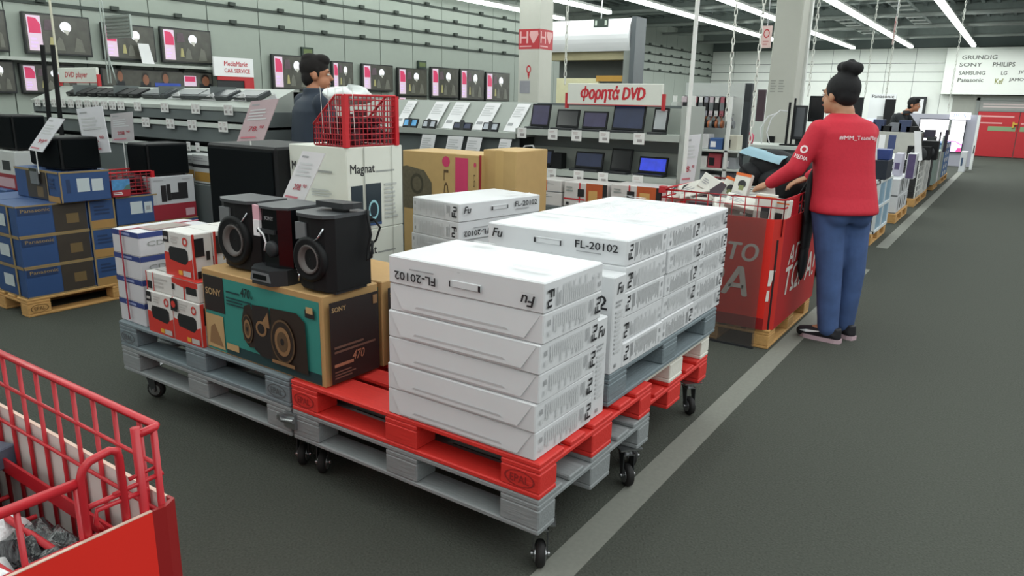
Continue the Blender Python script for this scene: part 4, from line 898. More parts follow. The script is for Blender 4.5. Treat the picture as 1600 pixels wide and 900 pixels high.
# players standing on the sloping top
def player(x, w, kind, label, d=.14):
    o = empty('disc_player', (GX0+x, GY+.075, zA+.045), 0, label, 'player', 'disc players on the sloping ledge'); o.rotation_euler = (math.radians(23), 0, 0)
    b = MB(); b.cbox(0, 0, 0, w, d, .035, .005, M('player_grey', '34383b', .4, var=.05) if kind else black_plastic); b.build('body', o)
    b = MB(); b.box(.02, -.001, .012, w*.5, 0, .026, gloss_black); b.build('front_strip', o)
    if kind:
        b = MB(); b.box(.02, .02, .035, w-.02, d-.02, .038, M('player_lid', '4a4f52', .3, var=.03)); b.build('lid', o)
        b = MB(); b.prism([(w+.02, 0), (w+.22, .0), (w+.22, .06)], 1, .0, .01, paper_white); b.build('wedge_card', o)
for k in range(7): player(float(Yp(92+16*k, 150+.8*k, GY)[0])-GX0, .16, 0, 'small black disc player on the sloping ledge, number %s along from the twin-pole stand' % ('one two three four five six seven'.split()[k]))
for px, w_, lb in ((210, .36, 'wide grey disc player left of the middle of the sloping ledge'), (256, .38, 'wide grey disc player in the middle of the sloping ledge'), (297, .40, 'wide grey disc player below the red and white wall sign'), (352, .30, 'grey disc player at the right end of the sloping ledge')): player(float(Yp(px, 160, GY)[0])-GX0, w_, 1, lb)
# boxes standing low before the unit, right of the left black speaker
for px0, px1, py0, py1, lb in ((282, 301, 242, 278, 'left white and orange box below the shelf tags'), (303, 326, 243, 285, 'right white and orange box below the shelf tags'), (303, 326, 290, 335, 'white and black box lower down beside the big black cabinet')):
    a = Yp(px0, py1, GY-.22); c = Yp(px1, py0, GY-.22); W_, H_ = float(c[0]-a[0]), float(c[2]-a[2])
    k = carton('mix_%d_%d' % (px0, py0), W_, .18, H_, M('mix_white', 'b6b9b9', .5, var=.03), [('r', 'F', 0, .55, 1, .66, blk), ('r', 'F', .1, .08, 1, .4, M('mix_orange', 'a9823c', .5, var=.15) if py0 < 280 else blk), ('l', 'F', .1, .75, .9, .92, 2, grey_ink)])
    put_carton('small_carton', k, ((float(a[0]+c[0])/2), GY-.13, float(a[2]+c[2])/2), (0, 0, 0), lb, 'box', 'mixed boxes below the shelf tags')
a = Yp(280, 285, GY-.22)
b = MB(); b.cbox(0, 0, 0, .85, .2, float(Yp(303, 285, GY-.22)[2])-.004, .006, gdark); tag(b.build('display_plinth', None, (float(a[0])-.1, GY-.23, 0)), 'dark plinth carrying the mixed boxes below the tags', 'plinth')

# ---- right unit: tablets on the left half, portable players on the right half
HY = 5.25
hx1 = float(Yp(1060, 250, HY)[0]); hxm = float(Yp(806, 200, HY)[0]); hx0 = float(Yp(412, 180, HY)[0])
zU = float(Yp(1000, 210, HY)[2]); zL = float(Yp(1000, 276, HY)[2]); zT = float(Yp(700, 203, HY)[2]); zTop = float(Yp(700, 157, HY+.3)[2])
t = empty('shelf_unit', (hx0, HY, 0), 0, 'pale shelf unit of tablets and portable players behind the white cartons', 'shelf')
Lm, LR = hxm-hx0, hx1-hx0
b = MB(); b.box(0, .34, 0, LR, .40, zTop, gdark); b.build('back_panel', t)
b = MB(); b.prism([(.17, zT), (.31, zTop), (.335, zTop), (.335, zT)], 0, 0, Lm, glight); b.build('sloping_board', t)
b = MB(); b.box(Lm, .30, zU, LR, .335, zTop-.02, glight); b.build('upper_back', t)
for x0, x1, z in ((0, Lm, zT), (Lm+.004, LR, zU), (Lm+.004, LR, zL)):
    b = MB(); b.cbox(x0, 0, z-.035, x1, .34, z, .004, shelf_white); b.build('shelf_board', t)
    b = MB(); b.box(x0, -.012, z-.045, x1, -.001, z+.004, glight); b.build('price_rail', t)
b = MB(); b.box(0, .1, 0, LR, .34, .12, gdark); b.build('plinth', t)
b = MB(); b.box(LR-.005, 0, 0, LR+.03, .40, zTop, glight); b.build('side_panel', t)
b = MB(); b.box(0, .05, .12, Lm, .07, zT-.04, gdark); b.build('front_panel', t)
b = MB(); b.box(Lm+.006, .26, zL+.002, LR-.006, .28, zL+.17, glight); b.box(Lm+.006, .29, zL+.17, LR-.006, .31, zU-.04, M('gondola_mid', '7d8585', .6, var=.03)); b.build('lower_back', t)
b = MB(); b.box(Lm+.006, .12, .12, LR-.006, .14, zL-.04, gdark); b.build('lower_panel', t)
for px in (820, 868, 905, 948, 1002): inst('price_tag', tag_mesh(.09, .085), t, (float(Yp(px-10, 205, HY)[0])-hx0, -.013, zU-.075))
for px in (830, 866, 908, 946, 1000): inst('price_tag', tag_mesh(.09, .09), t, (float(Yp(px-10, 270, HY)[0])-hx0, -.013, zL-.08))
scr = {'blue': M('screen_blue', '2a3cc0', .25, var=.4, scale=18, emit='2438b8', estr=.5), 'navy': M('screen_navy', '101a34', .4, var=.3, scale=10, emit='141f3c', estr=.3), 'mauve': M('screen_mauve', '201d36', .4, var=.4, scale=14, emit='2e2a44', estr=.4), 'off': gloss_black, 'grey': M('screen_grey', '9aa0a8', .3, var=.05, emit='8f959e', estr=.1), 'cyan': M('screen_cyan', '3f86b4', .3, var=.4, scale=20, emit='3f86b4', estr=.3), 'steel': M('screen_pale_gloss', '9a9ea0', .15, var=.1)}  # the steel entry is a plain pale glossy grey
def portable(pxl, pxr, pyt, pyb, z, s, label, base=True, Y=HY+.1, tilt=-12, grp='portable players on the shelf unit'):
    a = Yp(pxl, pyb, Y); c = Yp(pxr, pyt, Y); W_ = float(c[0]-a[0]); H_ = float(Yp(pxl, pyt, Y)[2]-a[2])
    o = empty('portable_player', (float(a[0]), Y, z), 0, label, 'player', grp)
    b = MB(); b.cbox(0, 0, 0, W_, .016, H_, .003, black_plastic); sc = b.build('screen_frame', o, (0, 0, .022 if base else .004), (math.radians(tilt), 0, 0))
    b = MB(); b.box(.014, -.0012, .018, W_-.014, -.0002, H_-.014, scr[s]); b.build('screen', sc)
    if base: b = MB(); b.cbox(0, -.09, 0, W_, .02, .021, .003, dark_plastic); b.build('player_base', o)
    else: b = MB(); b.prism([(.0, 0), (.06, 0), (.02, .09)], 0, W_*.4, W_*.6, dark_plastic); b.build('prop', o)
for a_ in ((828, 858, 157, 193, zU, 'mauve', 'portable player with a dim mauve screen at the left of the upper shelf'), (868, 904, 163, 192, zU, 'off', 'portable player with a dark screen on the upper shelf'), (909, 949, 164, 192, zU, 'mauve', 'portable player showing two pale patches on the upper shelf'), (955, 1008, 153, 196, zU, 'navy', 'large navy-screened portable player on the upper shelf'), (1018, 1044, 162, 200, zU, 'steel', 'portable player with a pale glossy screen at the shelf end')): portable(*a_, base=True)
for a_ in ((832, 862, 233, 257, zL, 'navy', 'portable player with a white strap at the left of the lower shelf'), (897, 942, 236, 262, zL, 'navy', 'portable player with a blurred blue screen in the middle of the lower shelf'), (952, 987, 231, 266, zL, 'off', 'portable player with a dark screen on the lower shelf'), (997, 1044, 229, 255, zL, 'blue', 'portable player with a bright blue screen on the lower shelf')): portable(*a_, base=True)
b = MB(); b.tube([(0, 0, 0), (.0, 0, .1), (.05, 0, .17), (.13, 0, .18), (.17, 0, .12)], .008, paper_white, 6); q = Yp(812, 250, HY+.05); tag(b.build('white_cord', None, (float(q[0]), HY+.05, zL+.004)), 'white looped cord at the left end of the lower player shelf', 'cord')  # plain white cord
carton('dvd_box', .10, .09, .13, black_plastic); q = Yp(873, 255, HY+.12); put_carton('black_case', 'dvd_box', (float(q[0]), HY+.12, zL+.066), (0, 0, 0), 'small black case between two players on the lower shelf', 'case')
for a_ in ((628, 650, 177, 192, zT, 'cyan', 'small tablet with a bright cyan screen on the tablet ledge'), (658, 679, 180, 194, zT, 'grey', 'small grey-screened tablet second along the tablet ledge'), (706, 735, 184, 197, zT, 'navy', 'wide blue-grey tablet in the middle of the tablet ledge'), (752, 777, 185, 200, zT, 'grey', 'grey-screened tablet at the right of the tablet ledge')): portable(*a_, base=False, Y=HY+.06, tilt=-25, grp='tablets on the ledge')
portable(434, 452, 164, 178, zT, 'grey', 'small pale tablet at the left end of the tablet ledge', base=False, Y=HY+.06, tilt=-30, grp='tablets on the ledge')
slope = (zTop-zT)/.29
def leaflet(pxl, pxr, Y, z0, h, label, lean=.2, sh=.07):
    x0, x1 = float(Yp(pxl, 185, Y)[0]), float(Yp(pxr, 185, Y)[0]); b = MB(); U = Vector((x1-x0, 0, 0)); V = Vector((sh, lean, h))
    n = U.cross(V).normalized()*.003; P = [Vector((0, 0, 0)), U, U+V, V]
    b.raw([p for p in P]+[p-n for p in P], [(0, 1, 2, 3), (7, 6, 5, 4), (0, 4, 5, 1), (1, 5, 6, 2), (2, 6, 7, 3), (3, 7, 4, 0)], paper_white)
    o = tag(b.build('spec_sheet', None, (x0, Y, z0)), label, 'leaflet', 'spec sheets on the shelf unit')
    b = MB(); prints(b, {}, [('l', Face((0, 0, 0), U, V), .1, .5, .9, .9, 5, MATS['pale_ink']), ('r', Face((0, 0, 0), U, V), .1, .2, .5, .3, grey_ink)], .002); b.build('print', o)
names = 'first second third fourth fifth'.split()
for k, (l, r_) in enumerate(((616, 630), (659, 680), (690, 712), (737, 760), (786, 806))): leaflet(l, r_, HY+.155, zT+.006, .24, 'white spec sheet on the tablet ledge, %s from its left' % names[k], lean=.13)
for k, (l, r_) in enumerate(((651, 672), (691, 715), (722, 744), (772, 790))): leaflet(l, r_, HY-.03, zT-.30, .25, 'white spec sheet hanging below the tablet ledge, %s from the left' % names[k], lean=.0)
leaflet(428, 446, HY+.155, zT+.006, .24, 'white spec sheet left of the man in the dark jacket', lean=.13); leaflet(410, 428, HY-.03, zT-.30, .25, 'bright spec sheet hanging left of the man in the dark jacket', lean=.0)
# boxes under the lower player shelf
gw_ = M('game_box_white', 'c4c0bd', .5, var=.03); org = M('game_box_orange', 'a8502a', .4, var=.3, scale=9)
for k, (pxl, pxr, pyt, pyb, kind, lb) in enumerate(((838, 878, 279, 297, 0, 'white box with a red strap, upper one under the player shelf'), (832, 878, 297, 318, 0, 'white box with a red strap, lower one under the player shelf'), (880, 950, 283, 322, 1, 'white and orange player box, left one under the shelf'), (953, 1035, 287, 322, 1, 'white and orange player box, right one under the shelf'))):
    Y_ = HY-.285; a = Yp(pxl, pyb, Y_); c = Yp(pxr, pyt, Y_); W_ = float(c[0]-a[0]); H_ = float(Yp(pxl, pyt, Y_)[2]-a[2])
    it = [('l', 'F', .1, .6, .7, .85, 2, txt_grey), ('r', 'F', .38, 0, .43, 1, red_ink), ('r', 'F', 0, 0, 1, .06, grey_ink)] if kind == 0 else [('r', 'F', .52, 0, 1, 1, org), ('r', 'F', .58, .3, .78, .72, M('game_pale', 'c49a5c', .4, var=.1)), ('r', 'F', .9, 0, 1, 1, blk), ('r', 'F', 0, .30, .5, .36, red_ink), ('r', 'F', .36, 0, .39, 1, red_ink), ('r', 'F', .33, .45, .48, .75, blk), ('l', 'F', .06, .6, .3, .85, 2, txt_grey), ('r', 'F', .06, .08, .13, .2, blk)]
    key = carton('under_%d' % k, W_-.004, .26, H_-.002, gw_, it); put_carton('player_box', key, (float(a[0])+W_/2, Y_+.13, float(a[2])+H_/2), (0, 0, 0), lb, 'box', 'boxes under the player shelf')
zz = float(Yp(838, 318, HY-.285)[2])
b = MB(); b.cbox(0, 0, 0, 1.10, .27, zz-.006, .006, gdark); tag(b.build('display_plinth', None, (float(Yp(832, 318, HY-.285)[0])-.01, HY-.29, 0)), 'dark plinth carrying the boxes under the player shelf', 'plinth')

# hanging signs
def hang_sign(pxl, pyt, pxr, pyb, Y, text, label, op, inset, hangers, red_ends=True):
    a = Yp(pxl, pyb, Y); c = Yp(pxr, pyt, Y); tl = Yp(pxl, pyt, Y); W_ = float(c[0]-a[0]); H_ = float(tl[2]-a[2])
    t = empty('hanging_sign', (float(a[0]), Y, float(a[2])), 0, label, 'sign', 'hanging department signs')
    b = MB(); b.cbox(0, 0, 0, W_, .03, H_, .004, M('sign_white', 'cfd2ca', .4, var=.02)); sb = b.build('sign_board', t)
    b = MB(); F = Face((0, 0, 0), (W_, 0, 0), (0, 0, H_)); its = [('t', F, text, *inset, red_ink, op), ('r', F, .0, .0, 1, .04, red_ink)]
    if text[0] == 'Φ':      # drawn from a ring and a slanted stem
        u0, v0, u1, v1 = inset; its = [('t', F, text[1:], u0+.095, v0, u1, v1, red_ink, op), ('t', F, 'O', u0, v0+.20, u0+.088, v1-.12, red_ink, dict(op, bold=.06)), ('p', F, [(u0+.028, v0+.05), (u0+.045, v0+.05), (u0+.062, v1), (u0+.045, v1)], red_ink), ('r', F, 0, 0, 1, .04, red_ink)]
    prints(b, {}, its, .001); b.build('print', sb)
    if red_ends: b = MB(); b.box(-.02, .0, -.03, 0, .03, H_*.55, door_red); b.box(W_, 0, -.03, W_+.02, .03, H_*.55, door_red); b.build('end_cap', t)
    return t, a, W_, H_
hang_sign(886, 130, 1036, 163, HY+.1, 'Φορητά DVD', 'white hanging sign lettered in red above the portable players', {'shear': .18, 'bold': .045}, (.15, .12, .83, .88), 1)
hang_sign(93, 106, 149, 129, 3.75, 'DVD player', 'small white hanging sign with red lettering at the left', {'shear': .15, 'bold': .02}, (.18, .25, .78, .72), 1)
b = MB(); a = Yp(228, 83, 3.9); 
# chains and poles from the ceiling
def chain(px0, px1, py1, Y, label, z0=None, wl=.026, m=M('chain_white', 'd6d8d0', .4, var=.02)):
    p = Yp((px0+px1)/2, py1/2, Y); z = float(Yp(px1, py1, Y)[2]); b = MB(); n = int((CEIL_Z-z)/.05); x = float(p[0])
    for k in range(n):
        zc = z+.05*k+.03; c = []
        for j in range(8):
            t_ = 2*PI*j/8; dx = .010*math.cos(t_); dz = .032*math.sin(t_); c.append((dx, 0, zc+dz) if k % 2 else (0, dx, zc+dz))
        b.tube(c, .0042, m, 4, True)
    tag(b.build('hanging_chain', None, (x, Y, 0)), label, 'chain', 'chains hanging from the ceiling')
chain(886, 884, 132, HY+.115, 'white plastic chain holding the left end of the lettered hanging sign')
chain(1153, 1133, 190, 5.6, 'white chain hanging left of the plain column'); chain(1197, 1168, 235, 5.2, 'white chain ending low beside the small red and white card')
chain(1285, 1258, 150, 7.2, 'white chain hanging in front of the plain column edge'); chain(1373, 1350, 152, 10.5, 'thin chain hanging above the black panel at the right, left one of two'); chain(1407, 1383, 152, 10.5, 'thin chain hanging above the black panel at the right, right one of two'); chain(1507, 1484, 175, 12.5, 'thin chain hanging above the lit white sign')
p = Yp(1090, 0, 5.0); z = float(Yp(1068, 270, 5.0)[2])
b = MB(); b.cyl((0, 0, z), (0, 0, CEIL_Z), .016, white_plastic, 8); tag(b.build('hanging_pole', None, (float(Yp(1080, 130, 5.0)[0]), 5.0, 0)), 'white pole hanging from the ceiling right of the portable players', 'pole')
p = Yp(85, 60, 3.77); b = MB(); b.cyl((0, 0, float(Yp(95, 112, 3.77)[2])), (0, 0, CEIL_Z), .012, M('pole_beige', 'b9b6a4', .4), 8); tag(b.build('hanging_pole', None, (float(p[0]), 3.77, 0)), 'beige pole holding the small white hanging sign at the left', 'pole')
# small hanging cards
for px0, py0, px1, py1, Y, lb, cm in ((1188, 40, 1207, 75, 6.4, 'faded pink and white card on a chain left of the plain column', M('card_faded_pink', 'd3b9b4', .5, var=.1)), (1393, 26, 1402, 70, 9.0, 'narrow pale pink card hanging between the tube rows', M('card_pale_pink', 'c9b6b2', .5, var=.05))):
    a = Yp(px0, py1, Y); c = Yp(px1, py0, Y); b = MB(); W_, H_ = float(c[0]-a[0]), float(c[2]-a[2]); b.box(0, 0, 0, W_, .01, H_, cm); o = tag(b.build('hanging_card', None, (float(a[0]), Y, float(a[2]))), lb, 'sign', 'small hanging cards')
    b = MB(); F = Face((0, 0, 0), (W_, 0, 0), (0, 0, H_)); prints(b, {}, [('o', F, .5, .65, .3, .2, red_ink, .75), ('l', F, .2, .1, .8, .35, 2, M('card_pink_print', 'c08a88', .5, var=0))], .002); b.build('print', o)
    b = MB(); b.cyl((W_/2, .005, H_), (W_/2, .005, CEIL_Z-float(a[2])), .004, steel, 4); b.build('wire', o)
# hanging frame with an air vent plate at the far left, and the white card below it
a = Yp(160, 45, 4.6); c = Yp(200, 22, 4.6)
t = empty('display_hanger', (float(a[0]), 4.6, 0), 0, 'silver hanging frame with a louvred plate before the wall televisions', 'frame')
x1 = float(c[0]-a[0]); zt = float(c[2]); zb = float(Yp(160, 130, 4.6)[2])
for x in (0, .06): b = MB(); b.cyl((x, 0, zb), (x-.02, 0, CEIL_Z), .008, M('frame_silver', '9aa29e', .35, metal=.6), 6); b.build('tube', t)
b = MB(); b.tube([(.06, 0, zb+.32), (.12, 0, zb+.16), (.18, 0, zb)], .008, MATS['frame_silver'], 6); b.build('stay', t)
zc = float(Yp(180, 60, 4.6)[2]); b = MB(); b.box(.08, 0, zc, x1+.02, .02, zt, MATS['frame_silver'])
for k in range(6): b.box(.09, -.008, zc+.02+k*(zt-zc)/6.5, x1, 0, zc+.035+k*(zt-zc)/6.5, M('louvre_dark', '6d726c', .5))
b.build('louvred_plate', t)
a = Xp(223, 100, -9.82); b = MB(); b.prism([(0, 0), (.17, 0), (.11, .26), (-.04, .26)], 0, -.004, 0, paper_white); tag(b.build('price_card', None, (-9.82, float(a[1]), float(a[2]))), 'leaning white price card before the upper wall televisions', 'price card', 'price cards')
# ================================================================== RED CARDBOARD BINS WITH WIRE BASKETS
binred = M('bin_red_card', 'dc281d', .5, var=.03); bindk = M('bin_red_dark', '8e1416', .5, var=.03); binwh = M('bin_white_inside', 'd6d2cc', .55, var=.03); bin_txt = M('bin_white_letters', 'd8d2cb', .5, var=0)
rw = red_wire_m
# ---- near bin, lower left
NX, NY, NZ = -1.178, .635, .70; NX0, NY0 = -2.35, -.75
t = empty('wire_bin', (0, 0, 0), 0, 'red wire bin with red cardboard sides cut by the lower left corner', 'bin')
b = MB(); b.box(NX-.006, NY0, .0, NX, NY-.03, NZ, binred); b.build('side_board', t)
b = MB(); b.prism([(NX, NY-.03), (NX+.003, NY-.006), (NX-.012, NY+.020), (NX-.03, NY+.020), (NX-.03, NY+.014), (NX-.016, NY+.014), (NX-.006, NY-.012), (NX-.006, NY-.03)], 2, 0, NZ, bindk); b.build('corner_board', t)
b = MB(); b.box(NX0, NY+.010, 0, NX-.03, NY+.014, NZ, binwh); b.box(NX0, NY+.014, 0, NX-.03, NY+.017, NZ-.001, binred); b.build('back_board', t)
b = MB(); b.box(NX-.0065, NY0, NZ, NX+.0005, NY-.03, NZ+.0015, M('card_cut_edge', 'd6b9a8', .6, var=0)); b.box(NX0, NY+.0095, NZ, NX-.03, NY+.0175, NZ+.0015, MATS['card_cut_edge']); b.build('cut_edge', t)
b = MB(); b.box(NX0, NY0-.006, 0, NX, NY0, NZ, binred); b.box(NX0-.006, NY0, 0, NX0, NY, NZ, binred); b.build('hidden_boards', t)
FYw = NY+.004; RXw = NX-.0145
def wire(pts, r, nm='wire'): b = MB(); b.tube(pts, r, rw, 8); return b.build(nm, t)
wire([(NX0, FYw, .85), (RXw-.004, FYw, .85), (RXw, FYw-.004, .85), (RXw, FYw-.040, .848)], .0075, 'top_rail')
wire([(NX0, FYw-.005, .775), (RXw, FYw-.005, .775), (RXw, FYw-.06, .772)], .004, 'middle_rail')
wire([(NX0, FYw-.004, .675), (RXw, FYw-.004, .675)], .004, 'lower_rail')
for k in range(17): x = RXw-.150-.080*k; wire([(x, FYw, .85), (x, FYw, .35)], .0048, 'upright_wire')
wire([(RXw-.062, FYw-.0, .85), (RXw-.062, FYw, .35)], .0048, 'upright_wire')
wire([(RXw, FYw-.040, .862), (RXw, FYw-.040, .4)], .0085, 'corner_post'); wire([(RXw, FYw-.008, .85), (RXw, FYw-.008, .4)], .0065, 'corner_post')
wire([(RXw, FYw-.0, .758), (RXw, FYw-.09, .755)], .0045, 'side_rail'); wire([(RXw, FYw-.03, .738), (RXw, FYw-.12, .740), (RXw+.004, FYw-.125, .72), (RXw, FYw-.115, .70)], .0045, 'hook')
# gate loop and side rails (along y)
y1, y2 = .500, .566
wire([(RXw, y1, .42), (RXw, y1, .805), (RXw, y1+.006, .822), (RXw, y1+.018, .832), (RXw, y2-.014, .838), (RXw, y2-.003, .832), (RXw, y2, .82), (RXw, y2, .42)], .0075, 'gate_loop')
wire([(RXw, y1, .752), (RXw, y2, .752)], .005, 'gate_bar')
wire([(RXw-.004, y1-.006, .80), (RXw-.004, NY0, .80)], .009, 'side_top_bar')
wire([(RXw-.004, y1-.006, .80), (RXw-.004, y1-.006, .40)], .006, 'side_upright'); 
for k in range(8): wire([(RXw-.004, .405-.1*k, .80), (RXw-.004, .405-.1*k, .40)], .005, 'side_upright')
wire([(RXw+.0, y2-.05, .692), (RXw+.0, NY0, .692)], .0065, 'side_low_rail')
b = MB(); b.box(NX0, FYw-.03, .565, RXw-.02, FYw-.024, .60, rw); b.build('floor_edge_strip', t)
b = MB()
for x in np.arange(NX0+.1, RXw-.02, .14): b.cyl((x, NY0, .50), (x, FYw-.03, .50), .006, rw, 6)
for y in np.arange(NY0+.1, NY-.05, .12): b.cyl((NX0, y, .505), (RXw-.01, y, .505), .005, rw, 6)
q = b.build('basket_floor', t); q['kind'] = 'stuff'
for y, x0 in ((.42, -1.6), (.30, -1.55), (.50, -2.2)):
    wire([(x0, y, .59), (RXw-.16 if y > .4 else RXw-.1, y+.02, .585)], .007, 'cross_bar')
# shrink-wrapped goods lying in it
foil = M('silver_foil', 'dfe3e6', .3, metal=.25, var=.3, scale=30, bump=.8); foilk = M('black_foil', '17181b', .18, var=.3, scale=24, bump=.8)
def pouch(x, y, z, w, d, h, rz, m, label):
    r = random.Random(int(abs(x*1000))); n = 10; vs = []; fs = []
    for i in range(n+1):
        for j in range(n+1):
            u, v = i/n, j/n; e = min(1, 5*min(u, 1-u, v, 1-v)); vs.append(((u-.5)*w, (v-.5)*d, h*(e**.5)*(.75+.5*r.random())))
    for i in range(n):
        for j in range(n): a = i*(n+1)+j; fs.append((a, a+n+1, a+n+2, a+1))
    b = MB(); b.raw(vs, fs, m, True); b.box(-w/2, -d/2, -.004, w/2, d/2, 0, m)
    return tag(b.build('foil_pack', None, (x, y, z), (0, 0, rz)), label, 'pack', 'foil packs in the near wire bin')
for x, y, w_, d_, rz, m, lb in ((-1.42, .53, .26, .10, .1, foilk, 'black foil pack against the wire corner of the near bin'), (-1.36, .40, .24, .13, -.1, foil, 'silver foil pack below the gate loop of the near bin'), (-1.62, .44, .22, .2, .3, foil, 'silver foil pack in the middle of the near bin'), (-1.85, .48, .24, .2, -.2, foilk, 'black foil pack at the left of the near bin'), (-1.40, .20, .3, .22, .2, foil, 'silver foil pack at the bottom edge of the view in the near bin'), (-1.68, .20, .24, .24, 0, foilk, 'black foil pack at the bottom left edge in the near bin'), (-2.08, .42, .2, .24, .1, foil, 'silver foil pack at the far left in the near bin')):
    pouch(x, y, .53, w_, d_, .06, rz, m, lb)
b = MB(); b.cbox(0, 0, 0, .16, .1, .05, .003, M('pack_blue_grey', '5c6676', .4, var=.1)); tag(b.build('flat_pack', None, (-1.96, .50, .572), (0, 0, .3)), 'grey-blue flat pack lying at the left edge of the near bin', 'pack')
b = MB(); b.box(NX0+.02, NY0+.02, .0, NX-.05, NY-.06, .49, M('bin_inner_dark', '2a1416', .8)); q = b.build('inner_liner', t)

# ---- far bin beside the woman
GX, GY0, GY1 = -1.04, 4.32, 5.38; GL = -1.83; PZ = .12; GH = .79
pallet(((GX+GL)/2+.0, 4.33+.52, 0), 1.04, .77, pwd, 'pine pallet under the red bin beside the woman', rz=PI/2, stamp=False)
t = empty('promotion_bin', (GX, GY0, PZ), 0, 'red cardboard bin with white lettering beside the woman in red', 'bin')
W_, D_, H_ = GX-GL, GY1-GY0, GH-PZ; c = .05
def board(n, p, q, m, z0=0., z1=H_, th=.006):
    p, q = Vector((*p, 0)), Vector((*q, 0)); d = (q-p).normalized(); nn = Vector((d.y, -d.x, 0))*-th; b = MB()
    P = [p, q, q+nn, p+nn]; b.prism([(v.x, v.y) for v in P], 2, z0, z1, m); return b.build(n, t)
fb = board('front_board', (-W_, 0), (-c, 0), binred); cb_ = board('corner_board', (-c, 0), (0, c), M('bin_red_shaded_corner', 'c02a22', .5, var=.03)); sb = board('side_board', (0, c), (0, D_), M('bin_red_shaded_side', 'ac1d1f', .5, var=.03), .0)  # corner and side get darker reds, their shade put into the card colour
board('back_board', (0, D_), (-W_, D_), binred); board('left_board', (-W_, D_), (-W_, 0), binred)
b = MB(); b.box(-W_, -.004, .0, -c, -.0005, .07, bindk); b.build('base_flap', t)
F = Face((-W_, -.0005, 0), (W_-c, 0, 0), (0, 0, H_)); sh = .16
def ub(px, py): v = Yp(px, py, GY0); return (float(v[0])-GL)/(W_-c), (float(v[2])-PZ)/H_
r1 = ub(1192, 411); r2 = ub(1190, 383); r3 = ub(1186, 466); r4 = ub(1190, 421)
b = MB(); prints(b, {}, [('t', F, 'ΠΑΡΕ ΤΟ', .08, r1[1], r2[0]-.02, r2[1], bin_txt, {'shear': sh, 'bold': .035}), ('t', F, 'ΤΩΡΑ', .02, r3[1], r4[0]-.10, r4[1], bin_txt, {'shear': sh, 'bold': .035})]); b.build('print', fb)
b = MB(); F2 = Face((-c, 0, 0), (c, c, 0), (0, 0, H_)); prints(b, {}, [('p', F2, [(.0, r3[1]+.12), (.25, r3[1]+.12), (.62, r4[1]), (.05, r4[1])], bin_txt), ('p', F2, [(-.05, r3[1]-.02), (.22, r3[1]-.02), (.24, r3[1]+.08), (.0, r3[1]+.08)], bin_txt)], .002); b.build('print', cb_)
F = Face((.0005, c, 0), (0, D_-c, 0), (0, 0, H_))
b = MB(); prints(b, {}, [('t', F, 'ΑΠΟ', .17, .55, .62, .72, bin_txt, {'shear': sh, 'bold': .03}), ('t', F, 'ΤΩΡΑ!', .14, .27, .92, .53, bin_txt, {'shear': sh, 'bold': .03})], .0012); b.build('print', sb)
# smoked sheet standing in front
a0 = Yp(1177, 535, GY0-.03); a1 = Yp(1200, 331, GY0-.03)
smk = M('smoked_sheet', '595552', .25, var=0, alpha=.32, spec=.4)
b = MB(); b.box(GL+.02, GY0-.034, .008, float(a0[0]+a1[0])/2+.0, GY0-.03, float(a1[2]), smk); o = tag(b.build('clear_sheet'), 'smoky transparent sheet standing against the front of the red bin', 'sheet')
b = MB(); b.box(GL+.02, GY0-.04, 0, float(a0[0]+a1[0])/2, GY0-.024, .012, dark_plastic); b.build('foot_strip', o)
# wire rim above the boards
b = MB(); z = .905-PZ
b.tube([(-.01, .03, z), (-.01, D_-.03, z), (-W_+.02, D_-.03, z), (-W_+.02, .03, z)], .007, rw, 6, True); b.build('wire_rim', t)
b = MB(); b.tube([(-.01, .03, z-.05), (-.01, D_-.03, z-.05), (-W_+.02, D_-.03, z-.05), (-W_+.02, .03, z-.05)], .005, rw, 6, True); b.build('wire_rail', t)
b = MB()
for k in range(11): x = -W_+.02+(W_-.03)*k/10; b.cyl((x, .03, H_-.1), (x, .03, z), .0035, rw, 5); b.cyl((x, D_-.03, H_-.1), (x, D_-.03, z), .0035, rw, 5)
for k in range(13): y = .03+(D_-.06)*k/12; b.cyl((-.01, y, H_-.1), (-.01, y, z), .0035, rw, 5); b.cyl((-W_+.02, y, H_-.1), (-W_+.02, y, z), .0035, rw, 5)
b.build('wire_mesh', t)
b = MB(); b.box(-W_+.01, .005, z-.02, -W_+.05, .05, z+.02, door_red); b.build('corner_plate', t)
b = MB(); b.box(-.03, D_*.2, z-.14, -.005, D_*.32, z-.01, rw); b.build('corner_plate', t)
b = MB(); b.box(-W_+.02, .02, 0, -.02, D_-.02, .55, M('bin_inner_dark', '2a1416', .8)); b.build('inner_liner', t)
# goods heaped in the bin
gbw = M('goods_white', 'd2d2ca', .5, var=.03); gbo = M('goods_orange', 'd8682a', .5, var=.03)
carton('acc_a', .10, .05, .15, gbw, [('r', 'F', 0, .88, 1, 1, gbo), ('e', 'F', .55, .55, .26, .17, blk), ('r', 'F', .4, .3, .7, .5, M('goods_olive', '7d8456', .5, var=0)), ('l', 'F', .1, .1, .8, .24, 2, pale_ink)])
carton('acc_b', .16, .05, .10, gbw, [('p', 'F', [(.5, 0), (1, 0), (1, 1), (.75, 1)], M('goods_aubergine', '3a2c34', .5, var=.1)), ('l', 'F', .1, .3, .45, .7, 3, grey_ink)])
carton('acc_c', .2, .04, .10, gbw, [('l', 'F', .1, .3, .7, .7, 3, grey_ink), ('p', 'F', [(.1, .6), (.4, .9), (.2, .9)], blk)])
carton('acc_d', .12, .06, .16, gbw, [('r', 'F', .35, .1, .75, .5, blk), ('r', 'F', 0, .85, 1, .9, gbo)])
def goods(key, px, py, Y, rot, lb): q = Yp(px, py, Y); return put_carton('accessory_box', key, (float(q[0]), Y, float(q[2])), rot, lb, 'box', 'accessory boxes in the red bin')
